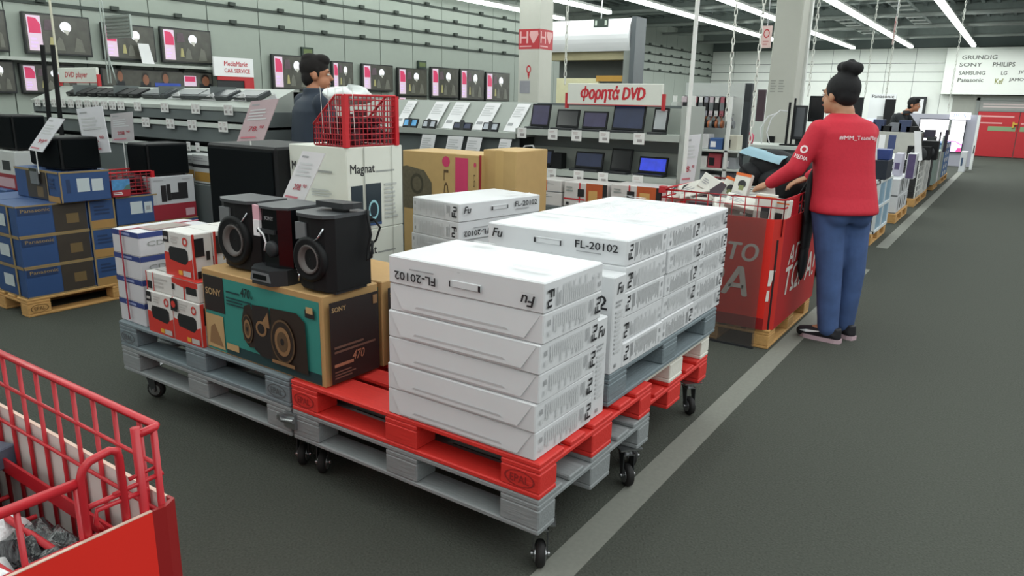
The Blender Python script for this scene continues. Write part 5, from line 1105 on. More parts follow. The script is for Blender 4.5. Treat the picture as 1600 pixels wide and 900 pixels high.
goods('acc_a', 1160, 290, 4.62, (-.2, .12, -.1), 'white accessory box with an orange top in the hand of the woman')
goods('acc_a', 1140, 296, 4.66, (-.15, .35, .2), 'white accessory box with an orange top left of the held one')
goods('acc_b', 1112, 290, 4.60, (-.3, .5, .15), 'white and aubergine box leaning in the bin')
goods('acc_c', 1085, 296, 4.58, (-.5, -.35, .1), 'flat white box sloping at the left in the bin'); goods('acc_c', 1064, 302, 4.6, (-.7, -.2, -.3), 'flat white box lowest at the left corner of the bin')
goods('acc_d', 1196, 324, 4.42, (-.1, .05, .1), 'white box with a black square against the front wires'); goods('acc_d', 1218, 332, 4.46, (0, .06, -.1), 'white box with a black square at the front right corner of the bin')
goods('acc_c', 1160, 318, 4.45, (-.9, .2, .2), 'flat white box lying against the front wires'); goods('acc_b', 1135, 322, 4.5, (-.9, .1, .5), 'white and aubergine box lying under the others')
goods('acc_c', 1185, 305, 4.7, (-1, -.1, .3), 'flat white box under the hand of the woman'); goods('acc_d', 1120, 300, 4.8, (-.6, .2, .8), 'white box with a black square deep in the bin')
b = MB(); r = random.Random(11)
for k in range(60):
    x, y = r.uniform(GL+.1, GX-.12), r.uniform(GY0+.1, GY1-.12); z = r.uniform(.72, .80); s = r.uniform(.05, .09)
    b.cbox(x-s, y-s*.6, z-.03, x+s, y+s*.6, z+.03, .004, (gbw, MATS['goods_aubergine'], blk)[k % 3])
q = b.build('heap_of_small_boxes'); q['kind'] = 'stuff'; tag(q, 'heap of small boxes filling the red bin', 'heap')
# dark bags behind the bin edge
def lump(parts, m, name, loc, label, cat, seed=1, sub=None):
    b = MB(); r = random.Random(seed)
    for (c_, rx, ry, rz_) in parts:
        i0 = len(b.v); b.ball(c_, rx, ry, rz_, m, 18, 12)
        for i in range(i0, len(b.v)):
            v = Vector(b.v[i])-Vector(c_); q = 1+.08*math.sin(17*v.x+seed)+.07*math.sin(23*v.z+11*v.y); b.v[i] = tuple(Vector(c_)+v*q)
    o = b.build(name, None, loc); tag(o, label, cat); return o
fab = M('black_bag_fabric', '14171b', .75, var=.15, scale=30, bump=.3); lbl = M('pale_blue_cloth', '8fb0bd', .8, var=.06)
o = lump([((0, 0, .10), .17, .11, .10), ((.16, -.01, .05), .13, .11, .13), ((-.12, -.02, .03), .1, .09, .08), ((.10, -.08, -.02), .17, .08, .11), ((.22, -.02, -.02), .09, .08, .15)], fab, 'shoulder_bag', (-1.38, 5.22, .93), 'bulging black bag with a pale blue flap on the far end of the bin', 'bag')
b = MB(); b.raw([(-.20, -.10, .18), (-.15, -.10, .215), (.10, -.13, .15), (.09, -.15, .12), (-.20, -.04, .20), (-.15, -.03, .225), (.12, -.06, .17)], [(0, 1, 5, 4), (1, 2, 6, 5), (0, 3, 2, 1)], lbl, True); b.build('blue_flap', o)
b = MB(); b.tube([(-.20, -.08, .18), (-.18, -.12, .1), (-.1, -.12, .02)], .008, fab, 6); b.build('strap', o)
o = lump([((0, 0, .08), .028, .10, .20), ((.0, .02, -.12), .03, .09, .20), ((.0, .0, -.32), .026, .06, .13)], fab, 'tote_bag', (-1.010, 4.81, .80), 'long black bag hanging from the bin rim beside the woman', 'bag', 3)
b = MB(); b.tube([(.0, -.05, .22), (-.055, -.03, .112), (-.06, .03, .112), (.0, .05, .22)], .007, fab, 6); b.build('strap', o)
# ================================================================== PEOPLE
def cap(b, p0, p1, r0, r1, m, n=14):
    p0, p1 = Vector(p0), Vector(p1); L = (p1-p0).length; pr = []
    for i in range(6): a = -PI/2+PI/2*i/5; pr.append((r0*math.cos(a), r0*math.sin(a)))
    for i in range(6): a = PI/2*i/5; pr.append((r1*math.cos(a), L+r1*math.sin(a)))
    b.lathe(pr, m, p0, (p1-p0)/max(L, 1e-6), n)
def ell(b, c, ax, ay, az, m, n=18, k=12):
    c, ax, ay, az = Vector(c), Vector(ax), Vector(ay), Vector(az); vs = []; fs = []
    for i in range(k+1):
        t = PI*i/k
        for j in range(n): vs.append(c+ax*(math.sin(t)*math.cos(2*PI*j/n))+ay*(math.sin(t)*math.sin(2*PI*j/n))+az*math.cos(t))
    for i in range(k):
        for j in range(n): fs.append((i*n+j, (i+1)*n+j, (i+1)*n+(j+1) % n, i*n+(j+1) % n))
    b.raw(vs, fs, m, True)
def loft(b, secs, L, F, m, n=24, pw=2.4):     # closed loft of rounded sections (centre, half width along L, half depth along F)
    vs = []
    for c, a, d in secs:
        for j in range(n):
            t = 2*PI*j/n; cx, sx = math.cos(t), math.sin(t)
            q = (abs(cx)**pw+abs(sx)**pw)**(-1/pw); vs.append(Vector(c)+L*(a*cx*q)+F*(d*sx*q))
    k = len(secs); fs = [tuple(range(n)), tuple((k-1)*n+j for j in range(n))[::-1]]
    for i in range(k-1):
        for j in range(n): fs.append((i*n+j, (i+1)*n+j, (i+1)*n+(j+1) % n, i*n+(j+1) % n))
    b.raw(vs, fs, m, True)
def fuse(b, name, parent, voxel, smooth=4, mt=None):
    me = b.mesh(name); o = bpy.data.objects.new(name, me); COL.objects.link(o)
    md = o.modifiers.new('r', 'REMESH'); md.mode = 'VOXEL'; md.voxel_size = voxel
    if smooth: ms = o.modifiers.new('s', 'SMOOTH'); ms.iterations = smooth; ms.factor = .5
    dg = bpy.context.evaluated_depsgraph_get(); dg.update()
    m2 = bpy.data.meshes.new_from_object(o.evaluated_get(dg)); m2.name = name
    bpy.data.objects.remove(o)
    m2.materials.clear(); m2.materials.append(mt or b.mats[0])
    m2.polygons.foreach_set('use_smooth', [True]*len(m2.polygons))
    return inst(name, m2, parent)
from mathutils.bvhtree import BVHTree
def onto(me_obj, mb, F, d):      # press flat print onto a curved garment
    tr = BVHTree.FromPolygons([v.co for v in me_obj.data.vertices], [tuple(p.vertices) for p in me_obj.data.polygons])
    for i, v in enumerate(mb.v):
        h = tr.ray_cast(Vector(v)+F.n*.3, -F.n, 1.)
        if h[0] is not None: mb.v[i] = tuple(h[0]+F.n*d)
UP = Vector((0, 0, 1))
def finger(b, p, dirs, lens, r, m):
    p = Vector(p)
    for d, l, k in zip(dirs, lens, range(3)):
        q = p+Vector(d).normalized()*l; cap(b, p, q, r*(1-.1*k), r*(1-.1*(k+1)), m, 8); p = q
def hand(b, w, fwd, palm_n, side, m, s=1., curl=.5):
    # w wrist, fwd along the palm, palm_n out of the palm, side towards the thumb
    w, f, n_, sd = Vector(w), Vector(fwd).normalized(), Vector(palm_n).normalized(), Vector(side).normalized()
    ell(b, w+f*.045*s, f*.052*s, sd*.040*s, n_*.016*s, m, 14, 8)
    for k, (o_, l) in enumerate(((.028, .072), (.010, .080), (-.009, .074), (-.027, .058))):
        base = w+f*.085*s+sd*o_*s; d1 = f+n_*curl*.4; d2 = f+n_*curl*1.2; d3 = f+n_*curl*2.4
        finger(b, base-f*.012*s, (d1, d2, d3), (l*.5*s, l*.34*s, l*.26*s), .0088*s, m)
    finger(b, w+f*.03*s+sd*.030*s, (f*.6+sd+n_*.3, f+sd*.4+n_*.5, f+n_*.6), (.034*s, .03*s, .024*s), .0105*s, m)
def person(label, J, skin, top_m, leg_m, hair_m, shoe_m, F, HF, vox=.0075, sole_m=None, scale=1., hair='bun', collar=0., hemz=None, shoulders=.17, top_name='sweater'):
    L = Vector((-F.y, F.x, 0)); HL = Vector((-HF.y, HF.x, 0)); g = {k: Vector(v) for k, v in J.items()}
    root = empty('person', (g['hip'].x, g['hip'].y, 0), 0, label, 'person'); off = -Vector((g['hip'].x, g['hip'].y, 0))
    for k in g: g[k] = g[k]+off
    s = scale; b = MB(); H = g['head']
    HU = g.get('hup', off*0+UP)-off if 'hup' in g else UP; HU = HU.normalized(); HF2 = (HF-HU*HF.dot(HU)).normalized(); HL = HU.cross(HF2)
    # head: cranium, jaw, nose, brow, lips, ears
    ell(b, H+HU*.022*s-HF2*.012*s, HL*.073*s, HF2*.092*s, HU*.092*s, skin); ell(b, H+HF2*.022*s-HU*.048*s, HL*.056*s, HF2*.064*s, HU*.066*s, skin)
    ell(b, H+HF2*.064*s-HU*.092*s, HL*.024*s, HF2*.02*s, HU*.02*s, skin); cap(b, H+HF2*.080*s+HU*.005*s, H+HF2*.098*s-HU*.030*s, .009*s, .014*s, skin, 10)
    cap(b, H+HF2*.078*s-HL*.03*s+HU*.016*s, H+HF2*.078*s+HL*.03*s+HU*.016*s, .010*s, .010*s, skin, 8); cap(b, H+HF2*.079*s-HL*.018*s-HU*.062*s, H+HF2*.079*s+HL*.018*s-HU*.062*s, .008*s, .008*s, skin, 8)
    for e in (-1, 1): ell(b, H+HL*e*.074*s-HF2*.006*s-HU*.016*s, HL*.010*s, HF2*.019*s, HU*.031*s, skin, 12, 8)
    cap(b, H-HU*.07*s-HF2*.02*s, g['neck'], .052*s, .058*s, skin)
    C = g['chest']; P = g['hip']
    loft(b, [(g['neck']-UP*.0, .05*s, .05*s), (C+UP*.10*s, .13*s, .075*s), (C, .14*s, .09*s), (C*.5+P*.5, .12*s, .085*s), (P, .14*s, .1*s), (P-UP*.09*s, .13*s, .095*s)], L, F, skin)
    for q in ('l', 'r'):
        cap(b, g['sh'+q], g['el'+q], .042*s, .036*s, skin); cap(b, g['el'+q], g['wr'+q], .036*s, .025*s, skin)
        hd = g['ha'+q]-off if False else g['ha'+q]; fw = (hd-g['wr'+q]).normalized(); sd = UP.cross(fw)*(-1 if q == 'l' else 1); n_ = -(UP-fw*UP.dot(fw)).normalized()
        sd = (F-fw*F.dot(fw)); sd = sd.normalized() if sd.length > .3 else L*(-1 if q == 'l' else 1)
        n_ = fw.cross(sd).normalized(); n_ = n_ if n_.z < 0 else -n_
        hand(b, g['wr'+q], fw, n_, sd, skin, s)
        cap(b, g['hp'+q], g['kn'+q], .075*s, .052*s, skin); cap(b, g['kn'+q], g['an'+q], .052*s, .034*s, skin)
        cap(b, g['an'+q], g['to'+q], .034*s, .024*s, skin)
    body = fuse(b, 'body', root, vox, 3)
    # eyes, brows, mouth
    for e in (-1, 1):
        b = MB(); ell(b, H+HF2*.078*s+HL*e*.03*s-HU*.002*s, HL*.012*s, HF2*.010*s, HU*.008*s, M('eye_white', 'd8d4cc', .3, var=0), 10, 6); ell(b, H+HF2*.084*s+HL*e*.03*s-HU*.002*s, HL*.005*s, HF2*.005*s, HU*.005*s, black_ink, 8, 6); b.build('eye', body)
        b = MB(); cap(b, H+HF2*.087*s+HL*e*.018*s+HU*.022*s, H+HF2*.080*s+HL*e*.046*s+HU*.022*s, .0035*s, .003*s, hair_m, 6); b.build('eyebrow', body)
    b = MB(); cap(b, H+HF2*.086*s-HL*.02*s-HU*.061*s, H+HF2*.086*s+HL*.02*s-HU*.061*s, .005*s, .005*s, M('lips', '8c4a44', .5, var=0), 6); b.build('mouth', body)
    # garment on the trunk and arms
    b = MB(); hz = hemz if hemz is not None else P.z-.06; hm = Vector((P.x, P.y, hz))
    hm = hm-F*.014*s
    sec = [(g['neck']-UP*.008*s, .066*s, .062*s), (g['neck']-UP*.030*s, .10*s, .072*s), (C+UP*.130*s, .145*s, .09*s), (C+UP*.065*s, .176*s, .118*s), (C-UP*.05*s, .178*s, .128*s), (C*.5+P*.5, .176*s, .130*s), (P+UP*.03*s, .186*s, .146*s), (hm+UP*.02, .194*s, .158*s), (hm, .190*s, .155*s)]
    loft(b, sec, L, F, top_m, 28)
    for q in ('l', 'r'):
        ell(b, g['sh'+q]-UP*.005, L*.06*s, F*.064*s, UP*.066*s, top_m)
        cap(b, g['sh'+q], g['el'+q], .066*s, .055*s, top_m); cap(b, g['el'+q], g['wr'+q]*.9+g['el'+q]*.1, .055*s, .040*s, top_m)
    if collar: loft(b, [(g['neck']+UP*collar*s, .075*s, .075*s), (g['neck']-UP*.03*s, .082*s, .08*s)], L, F, top_m)
    top = fuse(b, top_name, root, .010, 5)
    # trousers
    b = MB(); loft(b, [(P+UP*.04*s, .155*s, .112*s), (P, .163*s, .125*s), (P-UP*.07*s, .165*s, .13*s), (P-UP*.12*s, .14*s, .11*s)], L, F, leg_m)
    for q in ('l', 'r'):
        cap(b, g['hp'+q], g['kn'+q], .102*s, .075*s, leg_m); cap(b, g['kn'+q], g['kn'+q]*.45+g['an'+q]*.55, .075*s, .068*s, leg_m); cap(b, g['kn'+q]*.45+g['an'+q]*.55, g['an'+q]+UP*.0, .068*s, .060*s, leg_m)
    ell(b, P-F*.055*s+L*.07*s-UP*.06*s, L*.085*s, F*.085*s, UP*.10*s, leg_m); ell(b, P-F*.055*s-L*.07*s-UP*.06*s, L*.085*s, F*.085*s, UP*.10*s, leg_m)
    fuse(b, 'trousers', root, .010, 5)
    for q in ('l', 'r'):
        b = MB(); A, T = g['an'+q].copy(), g['to'+q].copy(); A.z = .045; T.z = .035; d = (T-A); d.z = 0; d = d.normalized(); sdv = UP.cross(d)
        heel = A-d*.045*s; heel.z = .045
        loft(b, [(heel+UP*.05, .03*s, .035*s), (heel-UP*.02, .036*s, .04*s)], sdv, d, shoe_m); cap(b, heel, A+UP*.02, .038*s, .042*s, shoe_m); cap(b, A+UP*.01, T, .044*s, .034*s, shoe_m)
        sh = fuse(b, 'shoe', root, .007, 4)
        b = MB(); pts = []
        L_ = (T-heel).length+.045
        prof = [(-.0, .022), (.03, .036), (.10, .038), (.17, .044), (.22, .040), (.25, .02)]
        o0 = heel-d*.042; o0.z = 0
        pts = [o0+d*(a/.25*L_)+sdv*wd*s for a, wd in prof]+[o0+d*(a/.25*L_)-sdv*wd*s for a, wd in reversed(prof)]
        b.prism([(p.x, p.y) for p in pts], 2, .0, .026, sole_m or white_plastic); b.build('sole', sh)
    # hair
    if hair:
        b = MB()
        if hair == 'bun':
            ell(b, H+HU*.034*s-HF2*.026*s, HL*.088*s, HF2*.098*s, HU*.094*s, hair_m); ell(b, H-HF2*.056*s-HU*.004*s, HL*.076*s, HF2*.060*s, HU*.066*s, hair_m); cap(b, H+HU*.07*s-HF2*.04*s, H+HU*.13*s-HF2*.05*s, .05*s, .042*s, hair_m); ell(b, H+HU*.075*s-HF2*.03*s, HL*.06*s, HF2*.07*s, HU*.055*s, hair_m)
            B_ = H+HU*.138*s-HF2*.050*s
            for o_, r_ in (((0, 0, 0), .050), ((.03, .0, .016), .036), ((-.036, .01, -.004), .040), ((.0, -.042, .004), .042), ((.008, .04, .012), .038), ((-.005, 0, .034), .030)): ell(b, B_+HL*o_[0]+HF2*o_[1]+HU*o_[2], HL*r_, HF2*r_, HU*r_*.9, hair_m, 12, 8)
        else:
            ell(b, H+HU*.044*s-HF2*.018*s, HL*.080*s, HF2*.098*s, HU*.086*s, hair_m); ell(b, H-HF2*.05*s-HU*.022*s, HL*.070*s, HF2*.054*s, HU*.064*s, hair_m); ell(b, H+HU*.090*s+HF2*.030*s, HL*.060*s, HF2*.062*s, HU*.042*s, hair_m); ell(b, H+HU*.10*s-HF2*.04*s, HL*.056*s, HF2*.06*s, HU*.036*s, hair_m)
            for e in (-1, 1): cap(b, H+HL*e*.070*s+HU*.03*s+HF2*.012*s, H+HL*e*.066*s-HU*.015*s+HF2*.016*s, .012*s, .008*s, hair_m)
        fuse(b, 'hair', root, .008, 6 if hair == 'bun' else 2)
    return root, top, off, L
skinw = M('skin_olive', 'b08264', .55, var=.05); skinm = M('skin_tan', 'b0785a', .55, var=.05)
hairb = M('hair_black', '0b0b0e', .85, var=.15, scale=60, bump=.2)
sweat = M('sweater_red', 'bb2134', .8, var=.05, scale=50, bump=.15); jean = M('jeans_blue', '3d5480', .85, var=.28, scale=9, bump=.12); shoeb = M('trainer_black', '17171d', .6, var=.05); solep = M('trainer_sole', 'b9a0a8', .6, var=.05)
F = Vector((-.68, .73, 0)).normalized(); HF = Vector((-.90, .42, -.12)).normalized()
J = dict(head=(-.925, 4.82, 1.505), neck=(-.885, 4.82, 1.405), chest=(-.858, 4.82, 1.215), hip=(-.822, 4.82, .875), shl=(-.988, 4.71, 1.292), shr=(-.758, 4.92, 1.282), ell=(-1.085, 4.66, 1.065), elr=(-.93, 5.03, 1.08), wrl=(-1.245, 4.70, .955), wrr=(-1.08, 4.99, .985),
         hal=(-1.34, 4.715, .915), har=(-1.17, 4.96, .945), hpl=(-.888, 4.765, .83), hpr=(-.768, 4.88, .83), knl=(-.835, 4.75, .44), knr=(-.728, 4.885, .44), anl=(-.800, 4.745, .085), anr=(-.735, 4.90, .085), tol=(-.955, 4.765, .03), tor=(-.86, 4.965, .03))
root, top, off, L = person('woman in a red sweater and jeans with a black hair bun reaching into the bin', J, skinw, sweat, jean, hairb, shoeb, F, HF, hemz=.805, sole_m=solep, scale=1.03)
# lettering on her back and sleeve, white flash on the trainer
tx = M('sweater_lettering', 'e6d2d4', .7, var=0); b = MB()
c0 = Vector((-.875, 4.68, 1.240))+off; Fc = Face(c0, -L*.25, UP*.030)
prints(b, {}, [('t', Fc, '#MM_TeamPlay', 0, 0, 1, 1, tx, {'bold': .02})], 0, 0); onto(top, b, Fc, .003); b.build('lettering', top)
b = MB(); c0 = Vector((-1.075, 4.6, 1.16))+off; Fc = Face(c0, Vector((.05, 0, -.012)), Vector((.012, 0, .05))); prints(b, {}, [('o', Fc, .5, .6, .45, .45, tx, .55)], 0, 0); onto(top, b, Fc, .003); b.build('sleeve_badge', top)
b = MB(); c0 = Vector((-1.095, 4.6, 1.135))+off; Fc = Face(c0, Vector((.075, 0, -.02)), Vector((.006, 0, .022))); prints(b, {}, [('t', Fc, 'MEDIA', 0, 0, 1, 1, tx, {'bold': .03})], 0, 0); onto(top, b, Fc, .003); b.build('sleeve_lettering', top)
sh = [c for c in root.children if c.name.startswith('shoe')][0]
b = MB(); Fc = Face(Vector((-.955, 4.60, .040))+off, Vector((.15, 0, 0)), Vector((0, 0, .05))); prints(b, {}, [('p', Fc, [(.0, .15), (.2, 0), (.45, .15), (1, .55), (.45, .38), (.22, .35), (.12, .85)], paper_white)], 0, 0); onto(sh, b, Fc, .002); b.build('side_flash', sh)
b = MB(); b.box(-.005, -.01, -.03, .01, .01, .03, dark_plastic); 

# man in the dark jacket at the tablet ledge
jk = M('jacket_navy', '232e3c', .75, var=.1, scale=14, bump=.1); trd = M('trousers_dark', '20232a', .8, var=.05); hbr = M('hair_dark_brown', '14100f', .95, var=.1, scale=50)
hc = Yp(495, 116, 3.72); hx = float(hc[0]); F = Vector((.35, .94, 0)).normalized(); HF = Vector((.72, .66, -.22)).normalized(); y0 = 3.72; hz = float(hc[2])
def man(hx, y0, hz, F, HF, label, top_m, leg_m, hair_m, lean=0., sc=1.07, reach=.22):
    L = Vector((-F.y, F.x, 0)); o = Vector((hx, y0, 0))
    def p(f, l, z): v = o+F*f+L*l; return (v.x, v.y, z)
    J = dict(head=p(.0, 0, hz), neck=p(-.02-lean*.25, 0, hz-.118), chest=p(-.05-lean*.55, 0, hz-.33+.16*lean), hip=p(-.06-lean*1.3, 0, hz-.70+.5*lean), shl=p(-.04-lean*.4, .195, hz-.20), shr=p(-.04-lean*.4, -.195, hz-.20), ell=p(.06, .245, hz-.48), elr=p(.06, -.245, hz-.48), wrl=p(reach+.05, .16, hz-.52), wrr=p(reach+.05, -.16, hz-.52), hal=p(reach+.15, .13, hz-.51), har=p(reach+.15, -.13, hz-.51),
             hpl=p(-.06-lean*1.3, .09, hz-.75+.5*lean), hpr=p(-.06-lean*1.3, -.09, hz-.75+.5*lean), knl=p(-.04-lean, .1, .47), knr=p(-.04-lean, -.1, .47), anl=p(-.08-lean, .1, .085), anr=p(-.08-lean, -.1, .085), tol=p(.1-lean, .12, .03), tor=p(.1-lean, -.12, .03))
    return person(label, J, skinm, top_m, leg_m, hair_m, shoeb, F, HF, vox=.009, scale=sc, hair='short', collar=.02, top_name='jacket')
man(hx, y0, hz, F, HF, 'man in a dark navy jacket seen from behind at the tablet ledge', jk, trd, hbr)
# ================================================================== RIGHT BACKGROUND: displays along the aisle
_n = [0]
def boxpx(x0, y0, x1, y1, Y, d, name, label, m, items=(), cat='box', group=None, zmin=None, bev=.004):
    a = Yp(x0, y1, Y); c = Yp(x1, y0, Y); W_ = float(c[0]-a[0]); z0 = float(Yp((x0+x1)/2, y1, Y)[2]); z1 = float(Yp((x0+x1)/2, y0, Y)[2])
    if zmin is not None: z0 = zmin
    _n[0] += 1; k = carton('bp%d' % _n[0], W_, d, z1-z0, m, items, bev)
    return put_carton(name, k, ((float(a[0]+c[0]))/2, Y+d/2, (z0+z1)/2), (0, 0, 0), label, cat, group)
def sidebox(pxa, pxb, py0, X, w, z0, name, label, m, items=(), cat='box', group=None, py1=None):
    # box whose aisle side runs from the sight line pxa to pxb on the plane x=X
    a = Xp(pxa, py0, X); c = Xp(pxb, py0, X); z1 = float(Xp((pxa+pxb)/2, py0, X)[2]); D_ = float(c[1]-a[1])
    if py1 is not None: z0 = float(Xp((pxa+pxb)/2, py1, X)[2])
    _n[0] += 1; k = carton('bp%d' % _n[0], w, D_, z1-z0, m, items)
    return put_carton(name, k, (X-w/2, float(a[1])+D_/2, (z0+z1)/2), (0, 0, 0), label, cat, group)
AXX = -1.13
def apal(y0, L, label): return pallet((AXX-.4, y0+L/2, 0), L, .8, pwd, label, rz=PI/2, stamp=False, group='pine pallets along the aisle')
apal(6.55, .8, 'pine pallet behind the legs of the woman'); apal(8.5, 1.05, 'pine pallet under the white-framed stand, first along the aisle'); apal(10.4, 1.15, 'pine pallet under the two stacked white cartons'); apal(12.4, 1.7, 'pine pallet under the white and black striped cartons'); apal(15.3, .8, 'pine pallet under the thin tall carton'); apal(16.7, 1.5, 'pine pallet under the blue packs')
glassb = M('pane_blue', '7f9fb4', .3, var=.15, scale=6); wfr = M('frame_white', 'd6dbdb', .4, var=.02); pale_blue = M('pack_pale_blue', '8fb0c8', .5, var=.1)
carton('legs_pack', .6, .7, .42, pale_blue, [('r', 'R', 0, .46, 1, .54, paper_white), ('r', 'R', .1, .1, .5, .4, paper_white), ('r', 'F', .6, .1, .95, .9, paper_white)]); put_carton('pack', 'legs_pack', (AXX-.32, 6.95, .12+.211), (0, 0, 0), 'pale blue and white pack on the pallet behind the woman', 'box')
# white framed stand with blue panes
zt = float(Xp(1382, 279, AXX)[2]); t = empty('display_stand', (AXX-.6, 8.55, .12), 0, 'white-framed stand with blue panes and a black body beside the woman', 'stand')
W_, D_, H_ = .6, .95, zt-.12
b = MB(); b.box(.02, .03, .0, W_-.02, D_-.02, H_-.04, M('stand_black', '1a1d20', .5, var=.05)); b.build('body', t)
b = MB(); b.box(0, 0, H_-.04, W_, D_, H_, wfr); b.build('top_board', t)
for y in (0, D_/2-.015, D_-.03):
    b = MB(); b.box(W_-.02, y, 0, W_+.012, y+.03, H_, wfr); b.build('post', t)
for z in (0, H_*.46, H_-.03):
    b = MB(); b.box(W_-.02, 0, z, W_+.0125, D_, z+.03, wfr); b.box(-.002, -.012, z, W_, .03, z+.025, wfr); b.build('rail', t)
for y in (.03, D_/2+.015):
    for z, h in ((.03, H_*.46-.03), (H_*.46+.03, H_*.54-.06)):
        b = MB(); b.box(W_-.01, y, z, W_+.002, y+D_/2-.045, z+h, glassb); b.build('pane', t)
boxpx(1345, 250, 1388, 262, 8.7, .4, 'tray', 'dark tray with blue goods on top of the white-framed stand', M('tray_dark', '1c2430', .5, var=.1), zmin=zt+.001); 
q = Yp(1365, 245, 8.8)
for px, lb, m_ in ((1352, 'teal', M('goods_teal', '2c5a5c', .5, var=.1)), (1376, 'blue', M('goods_blue', '2c3f7c', .5, var=.1))):
    zz = float(Yp(1365, 250, 8.7)[2]); b = MB(); b.cbox(-.09, 0, 0, .09, .2, .11, .005, m_); tag(b.build('small_carton', None, (float(Yp(px, 245, 8.8)[0]), 8.8, zz+.001)), 'small %s carton on the dark tray by the white-framed stand' % lb, 'box')
b = MB(); b.prism([(0, 0), (.07, 0), (.04, .24), (-.03, .24)], 1, 0, .004, paper_white); tag(b.build('price_card', None, (float(Yp(1360, 245, 8.72)[0]), 8.72, zz+.001)), 'leaning white card on the dark tray by the white-framed stand', 'price card', 'price cards')
# white cartons on the second pallet
cwh = M('carton_soft_white', 'c9cbce', .5, var=.03); purp = M('panel_purple', '55486e', .5, var=.2, scale=14)
z2t = float(Xp(1412, 279, AXX)[2]); hh = (z2t-.12)/2
carton('soft_white', .72, 1.05, hh-.004, cwh, [('r', 'F', 0, .0, 1, .06, grey_plastic), ('r', 'R', .1, .1, .2, .9, grey_ink), ('r', 'R', .3, .2, .36, .8, black_ink), ('r', 'R', .5, .1, .56, .9, grey_ink), ('r', 'R', .7, .2, .76, .8, black_ink)])
for k in range(2): put_carton('white_carton', 'soft_white', (AXX-.38, 10.45+.525, .121+hh/2+k*hh), (0, 0, 0), 'large white carton with grey stripes on the second aisle pallet, '+('lower' if k == 0 else 'upper'), 'box')
boxpx(1413, 240, 1433, 276, 10.6, .25, 'panel_box', 'purple panelled box standing on the two white cartons', cwh, [('r', 'F', .1, .02, .95, .98, purp), ('r', 'R', .1, .1, .9, .9, grey_ink)], zmin=z2t)
boxpx(1395, 240, 1411, 262, 10.9, .3, 'silver_box', 'pale box beside the purple panelled box', M('pale_lilac', 'b7b4c4', .5, var=.05), [('r', 'F', .2, .3, .8, .6, purp)], zmin=z2t)
# striped stack on the third pallet
z3t = float(Xp(1450, 246, AXX)[2]); n3 = 6; h3 = (z3t-.12)/n3
carton('striped', .75, .8, h3-.003, M('striped_white', 'cfd0cc', .5, var=.03), [('r', 'F', .0, .1, .62, .55, blk), ('r', 'F', .66, .0, .98, 1, blk), ('r', 'R', .08, .1, .2, .9, blk), ('r', 'R', .5, .2, .58, .8, grey_ink)])
for k in range(n3): put_carton('speaker_carton', 'striped', (AXX-.39, 12.45+.42, .121+h3/2+k*h3), (0, 0, 0), 'white carton with black panels in the third aisle stack, '+(ORD[n3-1-k] if k else 'lowest'), 'box', 'striped cartons in the third aisle stack')
carton('tall_white', .7, .8, z3t-.12, M('tall_white', 'd3d3cf', .5, var=.03), [('r', 'R', .15, .1, .22, .9, grey_ink), ('r', 'R', .35, .05, .42, .8, grey_ink), ('r', 'R', .6, .2, .66, .95, grey_ink), ('e', 'F', .7, .8, .2, .12, blk)]); put_carton('tall_carton', 'tall_white', (AXX-.36, 13.3+.42, .121+(z3t-.12)/2), (0, 0, 0), 'tall white carton with grey stripes behind the striped stack', 'box')
def spk(px, py, Y, w, h, lb, z):
    x = float(Yp(px, py, Y)[0]); t = empty('loudspeaker', (x, Y, z), 0, lb, 'speaker', 'black loudspeakers on the aisle displays'); b = MB(); b.cbox(-w/2, 0, 0, w/2, .25, h, .006, black_plastic); b.build('cabinet', t); b = MB(); b.lathe([(w*.36, 0), (w*.33, .012), (w*.12, .002), (0, .006)], dark_plastic, (0, 0, h*.4), (0, -1, 0), 14); b.build('woofer_cone', t)
spk(1436, 236, 12.6, .32, .20, 'low black loudspeaker on the striped stack', z3t); spk(1453, 228, 12.75, .22, .28, 'taller black loudspeaker on the striped stack', z3t)
b = MB(); b.prism([(0, 0), (.10, 0), (.02, .42), (-.07, .42)], 1, 0, .004, paper_white); tag(b.build('price_card', None, (float(Yp(1431, 238, 12.5)[0]), 12.52, z3t+.001)), 'leaning white card left of the loudspeakers on the striped stack', 'price card', 'price cards')
z4 = float(Xp(1470, 236, AXX)[2])
sidebox(1465, 1476, 236, AXX, .25, .12, 'tall_carton', 'thin tall grey-green carton on the fourth aisle pallet', M('greygreen', '8f9f98', .5, var=.1), [('r', 'R', .4, 0, .6, 1, paper_white), ('r', 'F', .3, .1, .5, .9, paper_white)])
for px0, py0, px1, py1, lb in ((1443, 203, 1461, 216, 'wide dark purple speaker top'), (1464, 206, 1470, 236, 'slim black column speaker, left one'), (1476, 203, 1482, 214, 'slim black column speaker, right one')):
    boxpx(px0, py0, px1, py1, 15.4 if px0 > 1460 else 14.43, .25, 'column_speaker', lb+' over the aisle displays', M('dark_purple', '2a2436', .5, var=.1), cat='speaker', zmin=z4 if px0 > 1460 else None)
boxpx(1444, 214, 1462, 240, 14.4, .3, 'display_cabinet', 'grey display cabinet below the dark purple speaker top', dark_plastic, [('o', 'F', .6, .5, .2, .2, grey_ink, .7)], zmin=.12, cat='cabinet')
boxpx(1469, 212, 1478, 240, 15.9, .3, 'silver_column', 'silver column box beside the slim black column speakers', M('silver_column', '9aa29c', .4, var=.05), zmin=.13)
